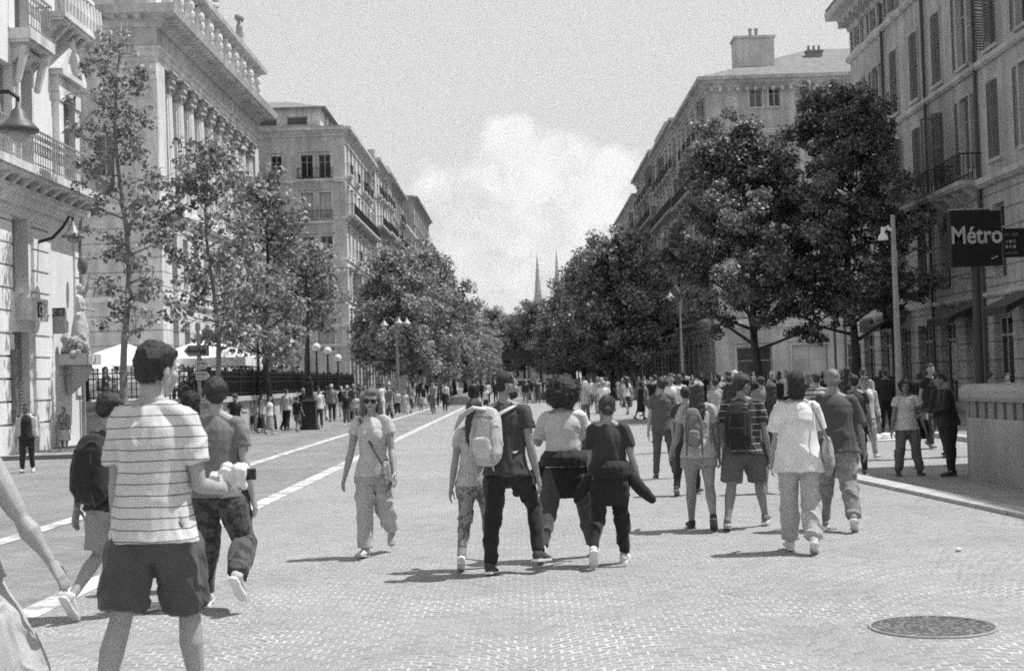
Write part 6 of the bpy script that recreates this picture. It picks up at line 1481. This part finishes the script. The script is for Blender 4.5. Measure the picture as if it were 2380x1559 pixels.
for i, (lab, uv, top, face, sex, sg, hr, hg, sh_, lg, sg2) in enumerate(mid):
    r = random.Random(i*7+1); st = r.uniform(6, 17); sd = r.choice((-1, 1))
    D = gnd(*uv).y; lod = 2 if D < 62 else 3
    pose = dict(legL=(sd*st, 6 if sd > 0 else 16, 2), legR=(-sd*st, 16 if sd > 0 else 6, 2), armL=(-sd*st*.9, 8, 15), armR=(sd*st*.9, 8, 15), hyaw=r.uniform(-20, 20))
    if 'looking down' in lab: pose = dict(legL=(0, 0, 3), legR=(0, 0, 4), armL=(30, 5, 60, 20), armR=(30, 5, 60, 20), hpit=25)
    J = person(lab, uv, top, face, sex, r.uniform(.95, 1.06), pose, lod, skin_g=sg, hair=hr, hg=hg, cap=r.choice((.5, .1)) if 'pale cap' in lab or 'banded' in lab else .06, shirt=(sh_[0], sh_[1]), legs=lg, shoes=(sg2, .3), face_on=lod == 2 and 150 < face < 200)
    if 'open pale jacket' in lab:
        H = J['H']; P = J['P']+J['sh_']; mb = MB(); X = Vector((1, 0, 0))
        for s, k in ((-1, 'L'), (1, 'R')):
            z = J['sh_']; mb.tube([J['T'](s*.03, -.02, .29)+z, J['T'](s*.075, -.01, .26)+z, J['T'](s*.085, -.01, .12)+z, J['T'](s*.09, -.01, -.02)+z], [(.04*H, .055*H), (.04*H, .07*H), (.028*H, .068*H), (.026*H, .07*H)], 12, X, cap='flat')
            mb.tube([J['sh'+k]+z, J['el'+k]+z, J['el'+k].lerp(J['wr'+k], .9)+z], [.045*H, .038*H, .032*H], 12, cap='flat')
        mb.tube([J['T'](0, -.045, .27)+z, J['T'](0, -.05, 0)+z], [(.09*H, .04*H)]*2, 12, X, cap='flat')
        link('jacket', bake(mb, .02, 1), cloth(.5), J['root'])
# cyclist
def cyclist(label, uv, top, face):
    g = gnd(*uv); r = thing('bicycle', 'bicycle ridden towards the camera in the left lane', 'bicycle', g, -rad(face)); T = plain(.02, .7, .1, 3, 0, 0, 'tyre'); Mf = plain(.1, .4)
    for y in (-.52, .52):
        mb = MB(); n = 24; c = Vector((0, y, .34))
        vs = []
        for i in range(n):
            a = 2*PI*i/n; d = Vector((0, math.cos(a), math.sin(a)))
            for k in range(6): b = 2*PI*k/6; vs.append(c+d*(.33+.018*math.cos(b))+Vector((.018*math.sin(b), 0, 0)))
        mb.add(vs, [(i*6+k, i*6+(k+1) % 6, ((i+1) % n)*6+(k+1) % 6, ((i+1) % n)*6+k) for i in range(n) for k in range(6)]); wv = link('wheel', mb, T, r)
        mb = MB(); [mb.tube([c, c+Vector((0, math.cos(a), math.sin(a)))*.32], [.003]*2, 4, cap='flat') for a in [2*PI*i/12 for i in range(12)]]; link('spokes', mb, GREYMETAL, wv)
    mb = MB(); A, B, Cc, D, E_ = (0, -.52, .34), (0, -.1, .3), (0, -.2, .82), (0, .36, .86), (0, .52, .34)
    for a, b in ((A, B), (A, Cc), (B, Cc), (Cc, D), (B, D), (D, E_)): mb.tube([a, b], [.018]*2, 6)
    link('frame', mb, Mf, r); mb = MB(); mb.tube([(-.28, .3, .98), (0, .38, 1.), (.28, .3, .98)], [.014]*3, 6); link('handlebar', mb, METAL, r); mb = MB(); mb.ell((0, -.24, .92), (.07, .13, .035)); link('saddle', mb, METAL, r)
    H = 1.72; p = person(label, uv, top, face, 'm', .95, dict(legL=(75, 78, 4), legR=(40, 55, 4), armL=(50, 8, 20), armR=(50, 8, 20), lean=14), 3, H=H, skin_g=.34, hair='short', shirt=(.3, dict(sleeve=.6)), legs=('trousers', .2), shoes=None)
    dz = .98-p['P'].z-p['dz']; p['root'].location = g+Matrix.Rotation(-rad(face), 3, 'Z')@Vector((0, -.2, 0)); p['root'].location.z = dz
cyclist('cyclist in grey riding towards the camera in the left lane', (1008, 962), 903, 183)
# people seated on the terrace
for i, (px, D, fc, sg, lab) in enumerate(((245, 48.3, 100, .03, 'dark haired woman seated on the terrace left of the thin tree'), (272, 48.6, 250, .6, 'dark haired man in a pale shirt seated next to the thin tree behind the railing'), (180, 49.0, 80, .3, 'seated guest at the left end of the terrace'), (425, 49, 200, .5, 'seated guest in a pale top below the arrow signs'))):
    p0 = pl(px, D); J = person(lab, (px, 1000), 900, fc, 'f' if i % 2 == 0 else 'm', 1., dict(legL=(82, 84, 4), legR=(80, 82, 5), armL=(35, 8, 50), armR=(35, 8, 50), sit=.46), 3, H=1.66, hair='bob' if i % 2 == 0 else 'short', hg=.015, shirt=(sg, {}), legs=('trousers', .06), shoes=None)
    J['root'].location = (p0.x, D, 1.25); ch_ = thing('chair', 'terrace chair under the ' + ('dark haired woman by the thin tree' if i == 0 else 'man in the pale shirt' if i == 1 else 'guest at the left end' if i == 2 else 'guest below the arrow signs'), 'chair', (p0.x, D, 1.25), -rad(fc))
    mb = MB(); mb.box((-.2, -.22, .40), (.2, .2, .43)); link('seat', mb, plain(.25), ch_); mb = MB(); mb.box((-.2, -.25, .5), (.2, -.222, .85)); link('backrest', mb, plain(.25), ch_)
    for sx in (-1, 1):
        for sy in (-1, 1): mb = MB(); mb.tube([(sx*.17, sy*.18, 0), (sx*.17, sy*.18, .4)], [.014]*2, 5); link('leg', mb, METAL, ch_)
# far crowd: prototypes copied, clothes swapped per copy
protoP = []; 
for i in range(8):
    r = random.Random(i+50); s = r.choice((-1, 1)); st = r.uniform(8, 18)
    J = person('', (1215, 960), 890, 0, 'mf'[i % 2], r.uniform(.94, 1.08), dict(legL=(s*st, 5 if s > 0 else 18, 2), legR=(-s*st, 18 if s > 0 else 5, 2), armL=(-s*st, 8, 20), armR=(s*st, 8, 20)), 2, H=1.7, skin_g=.34,
               hair=('short', 'long', 'crop', 'bob')[i % 4], hg=.03, shirt=(.3, dict(sleeve=.5 if i % 3 else 1.8)), legs=('trousers', .05) if i % 4 != 1 else ('skirt', .2, 1.3, 1.), shoes=(.2, .3))
    protoP.append(J['root'])
index_kids()
tones = [.012, .015, .02, .04, .08, .2, .35, .55, .7]
def walker(x, y, lab, grp, i, z=0.):
    r = random.Random(i*13+5)
    if i < len(protoP): o = protoP[i]; o.location = (x, y, z); o['label'] = lab; o['group'] = grp; o.rotation_euler[2] = r.uniform(-.4, .4)+r.choice((0, PI))
    else: o = dup(protoP[i % 8], (x, y, z), r.uniform(-.4, .4)+r.choice((0, 0, PI)), lab, grp, r.uniform(.93, 1.05))
    for c in ([k for k in KIDO(o)]):
        if not c.name.startswith(('body', 'hair', 'shoe')) and c.material_slots:
            c.material_slots[0].link = 'OBJECT'; c.material_slots[0].material = cloth(r.choice(tones))
        elif c.name.startswith('hair'): c.material_slots[0].link = 'OBJECT'; c.material_slots[0].material = hairm(r.choice((.02, .03, .06, .2, .5)))
        elif c.name.startswith('body'): c.material_slots[0].link = 'OBJECT'; c.material_slots[0].material = skin(r.choice((.15, .3, .36, .4)))
def KIDO(o): return [c for c in LASTKIDS(o)]
def LASTKIDS(o):
    return o.children
rr = random.Random(77); k = 0
zones = [((-10.5, -6.3), (64, 135), 34, 'distant walker on the left pavement under the tree row', 'walkers on the left pavement'), ((-6, -1), (95, 220), 34, 'distant walker in the middle left of the avenue', 'walkers far down the left lane'),
         ((-1, 5), (85, 260), 60, 'distant walker far down the middle of the avenue', 'walkers far down the middle'), ((3.5, 9), (62, 140), 60, 'distant walker in the shade before the right tree row', 'walkers before the right tree row'),
         ((8, 15), (44, 110), 58, 'walker in the shaded crowd on the right pavement', 'walkers on the right pavement'),
         ((3.2, 8.6), (29, 58), 20, 'walker in the loose crowd behind the rucksack wearers', 'walkers behind the rucksack wearers'), ((-9.6, -6.6), (54, 80), 12, 'walker passing in front of the long dark hedge', 'walkers before the dark hedge')]
for (xr, yr, n, lab, grp) in zones:
    for q in range(n):
        y = rr.uniform(*yr) if rr.random() < .6 else yr[0]+(yr[1]-yr[0])*rr.random()**.7; walker(rr.uniform(*xr), y, lab, grp, k, .11 if xr[0] >= 10.2 else 0.); k += 1
# ================================================================ SKY, SUN
w = bpy.data.worlds.new('World'); S.world = w; w.use_nodes = True; nt = w.node_tree; bg = nt.nodes['Background']
sky = N(nt, 'ShaderNodeTexSky'); sky.sky_type = 'NISHITA'; sky.sun_disc = False
EL, AZ = 63.5, 12.     # azimuth measured from +X towards +Y
sky.sun_elevation = rad(EL); sky.sun_rotation = rad(90-AZ); sky.altitude = 20; sky.dust_density = 2.2
se = N(nt, 'ShaderNodeSeparateColor'); nt.links.new(sky.outputs[0], se.inputs[0])
bw = mmath(nt, 'ADD', mmath(nt, 'MULTIPLY', se.outputs[0], SKW[0]), mmath(nt, 'MULTIPLY', se.outputs[1], SKW[1]))
tc = N(nt, 'ShaderNodeTexCoord').outputs['Generated']; sp = N(nt, 'ShaderNodeSeparateXYZ'); nt.links.new(tc, sp.inputs[0])
yy = mmath(nt, 'MAXIMUM', sp.outputs['Y'], .02); U_ = mmath(nt, 'DIVIDE', sp.outputs['X'], yy); V_ = mmath(nt, 'DIVIDE', sp.outputs['Z'], yy)
cb = N(nt, 'ShaderNodeCombineXYZ'); nt.links.new(U_, cb.inputs[0]); nt.links.new(V_, cb.inputs[1])
def blob(px, py, rx, ry, amp=1.):
    d = ray(px, py); u, v = d[0]/d[1], d[2]/d[1]
    a = mmath(nt, 'DIVIDE', mmath(nt, 'SUBTRACT', U_, u), rx/F_); b = mmath(nt, 'DIVIDE', mmath(nt, 'SUBTRACT', V_, v), ry/F_)
    return mmath(nt, 'MULTIPLY', mmath(nt, 'SUBTRACT', 1., mmath(nt, 'ADD', mmath(nt, 'MULTIPLY', a, a), mmath(nt, 'MULTIPLY', b, b))), amp)
acc = None
for bl in ((1185, 330, 95, 70, 1.), (1300, 370, 100, 75, 1.), (1240, 420, 190, 80, 1.), (1435, 400, 110, 70, .9), (1370, 470, 170, 90, .8), (1180, 500, 150, 80, .6), (1290, 570, 240, 120, .55), (1130, 640, 160, 110, .5), (1040, 420, 90, 60, .25)):
    v = blob(*bl); acc = v if acc is None else mmath(nt, 'SMOOTH_MAX', acc, v)
for n_ in nt.nodes:
    if n_.type == 'MATH' and n_.operation == 'SMOOTH_MAX': n_.inputs[2].default_value = .25
nz = noise(nt, 26, 9, .58, cb.outputs[0]); nz2 = noise(nt, 9, 6, .6, cb.outputs[0])
den = mmath(nt, 'ADD', mmath(nt, 'ADD', acc, mmath(nt, 'MULTIPLY', mmath(nt, 'SUBTRACT', nz, .5), 2.6)), mmath(nt, 'MULTIPLY', mmath(nt, 'SUBTRACT', nz2, .5), 1.0))
mask = ramp(nt, den, [(-0.0, 0.), (.7, .92)]); shade = ramp(nt, noise(nt, 20, 7, .6, cb.outputs[0]), [(.35, .84), (.6, 1.)])
front = mmath(nt, 'GREATER_THAN', sp.outputs['Y'], .05)
haze = ramp(nt, V_, [(0., .5), (.12, 0.)])
skyc = mmath(nt, 'SMOOTH_MIN', mmath(nt, 'MULTIPLY', bw, SKK), SKMAX)
for n_ in nt.nodes:
    if n_.type == 'MATH' and n_.operation == 'SMOOTH_MIN': n_.inputs[2].default_value = 1.5
cl = mmath(nt, 'MULTIPLY', shade, CLD)
f1 = mmath(nt, 'MULTIPLY', mask, front)
col = mix(nt, haze, skyc, CLD*.82); col = mix(nt, f1, col, cl)
wn = N(nt, 'ShaderNodeTexWhiteNoise', noise_dimensions='3D'); vs_ = N(nt, 'ShaderNodeVectorMath', operation='SCALE'); vs_.inputs['Scale'].default_value = 9000.; nt.links.new(tc, vs_.inputs[0]); nt.links.new(vs_.outputs[0], wn.inputs['Vector'])
gr = N(nt, 'ShaderNodeVectorMath', operation='SCALE'); nt.links.new(col, gr.inputs[0]); nt.links.new(mmath(nt, 'ADD', .2, mmath(nt, 'MULTIPLY', mmath(nt, 'GREATER_THAN', wn.outputs['Value'], .5), 1.6)), gr.inputs['Scale'])
nt.links.new(gr.outputs[0], bg.inputs['Color']); bg.inputs['Strength'].default_value = .12
sun = bpy.data.objects.new('sun', bpy.data.lights.new('sun', 'SUN')); C.objects.link(sun); sun.data.energy = 5.0; sun.data.angle = rad(.53); sun.data.color = (1, 1, 1)
d = Vector((math.cos(rad(EL))*math.cos(rad(AZ)), math.cos(rad(EL))*math.sin(rad(AZ)), math.sin(rad(EL)))); sun.rotation_euler = d.to_track_quat('Z', 'Y').to_euler(); sun.location = (30, 0, 60)
S.view_settings.view_transform = 'Standard'; S.view_settings.look = 'None'; S.view_settings.exposure = 0; S.view_settings.gamma = 1
S.cycles.use_denoising = False
S.cycles.filter_width = 1.7; S.cycles.max_bounces = 5; S.cycles.diffuse_bounces = 3; S.cycles.glossy_bounces = 2; S.cycles.transmission_bounces = 2
S.cycles.caustics_reflective = False; S.cycles.caustics_refractive = False; S.cycles.sample_clamp_indirect = 3
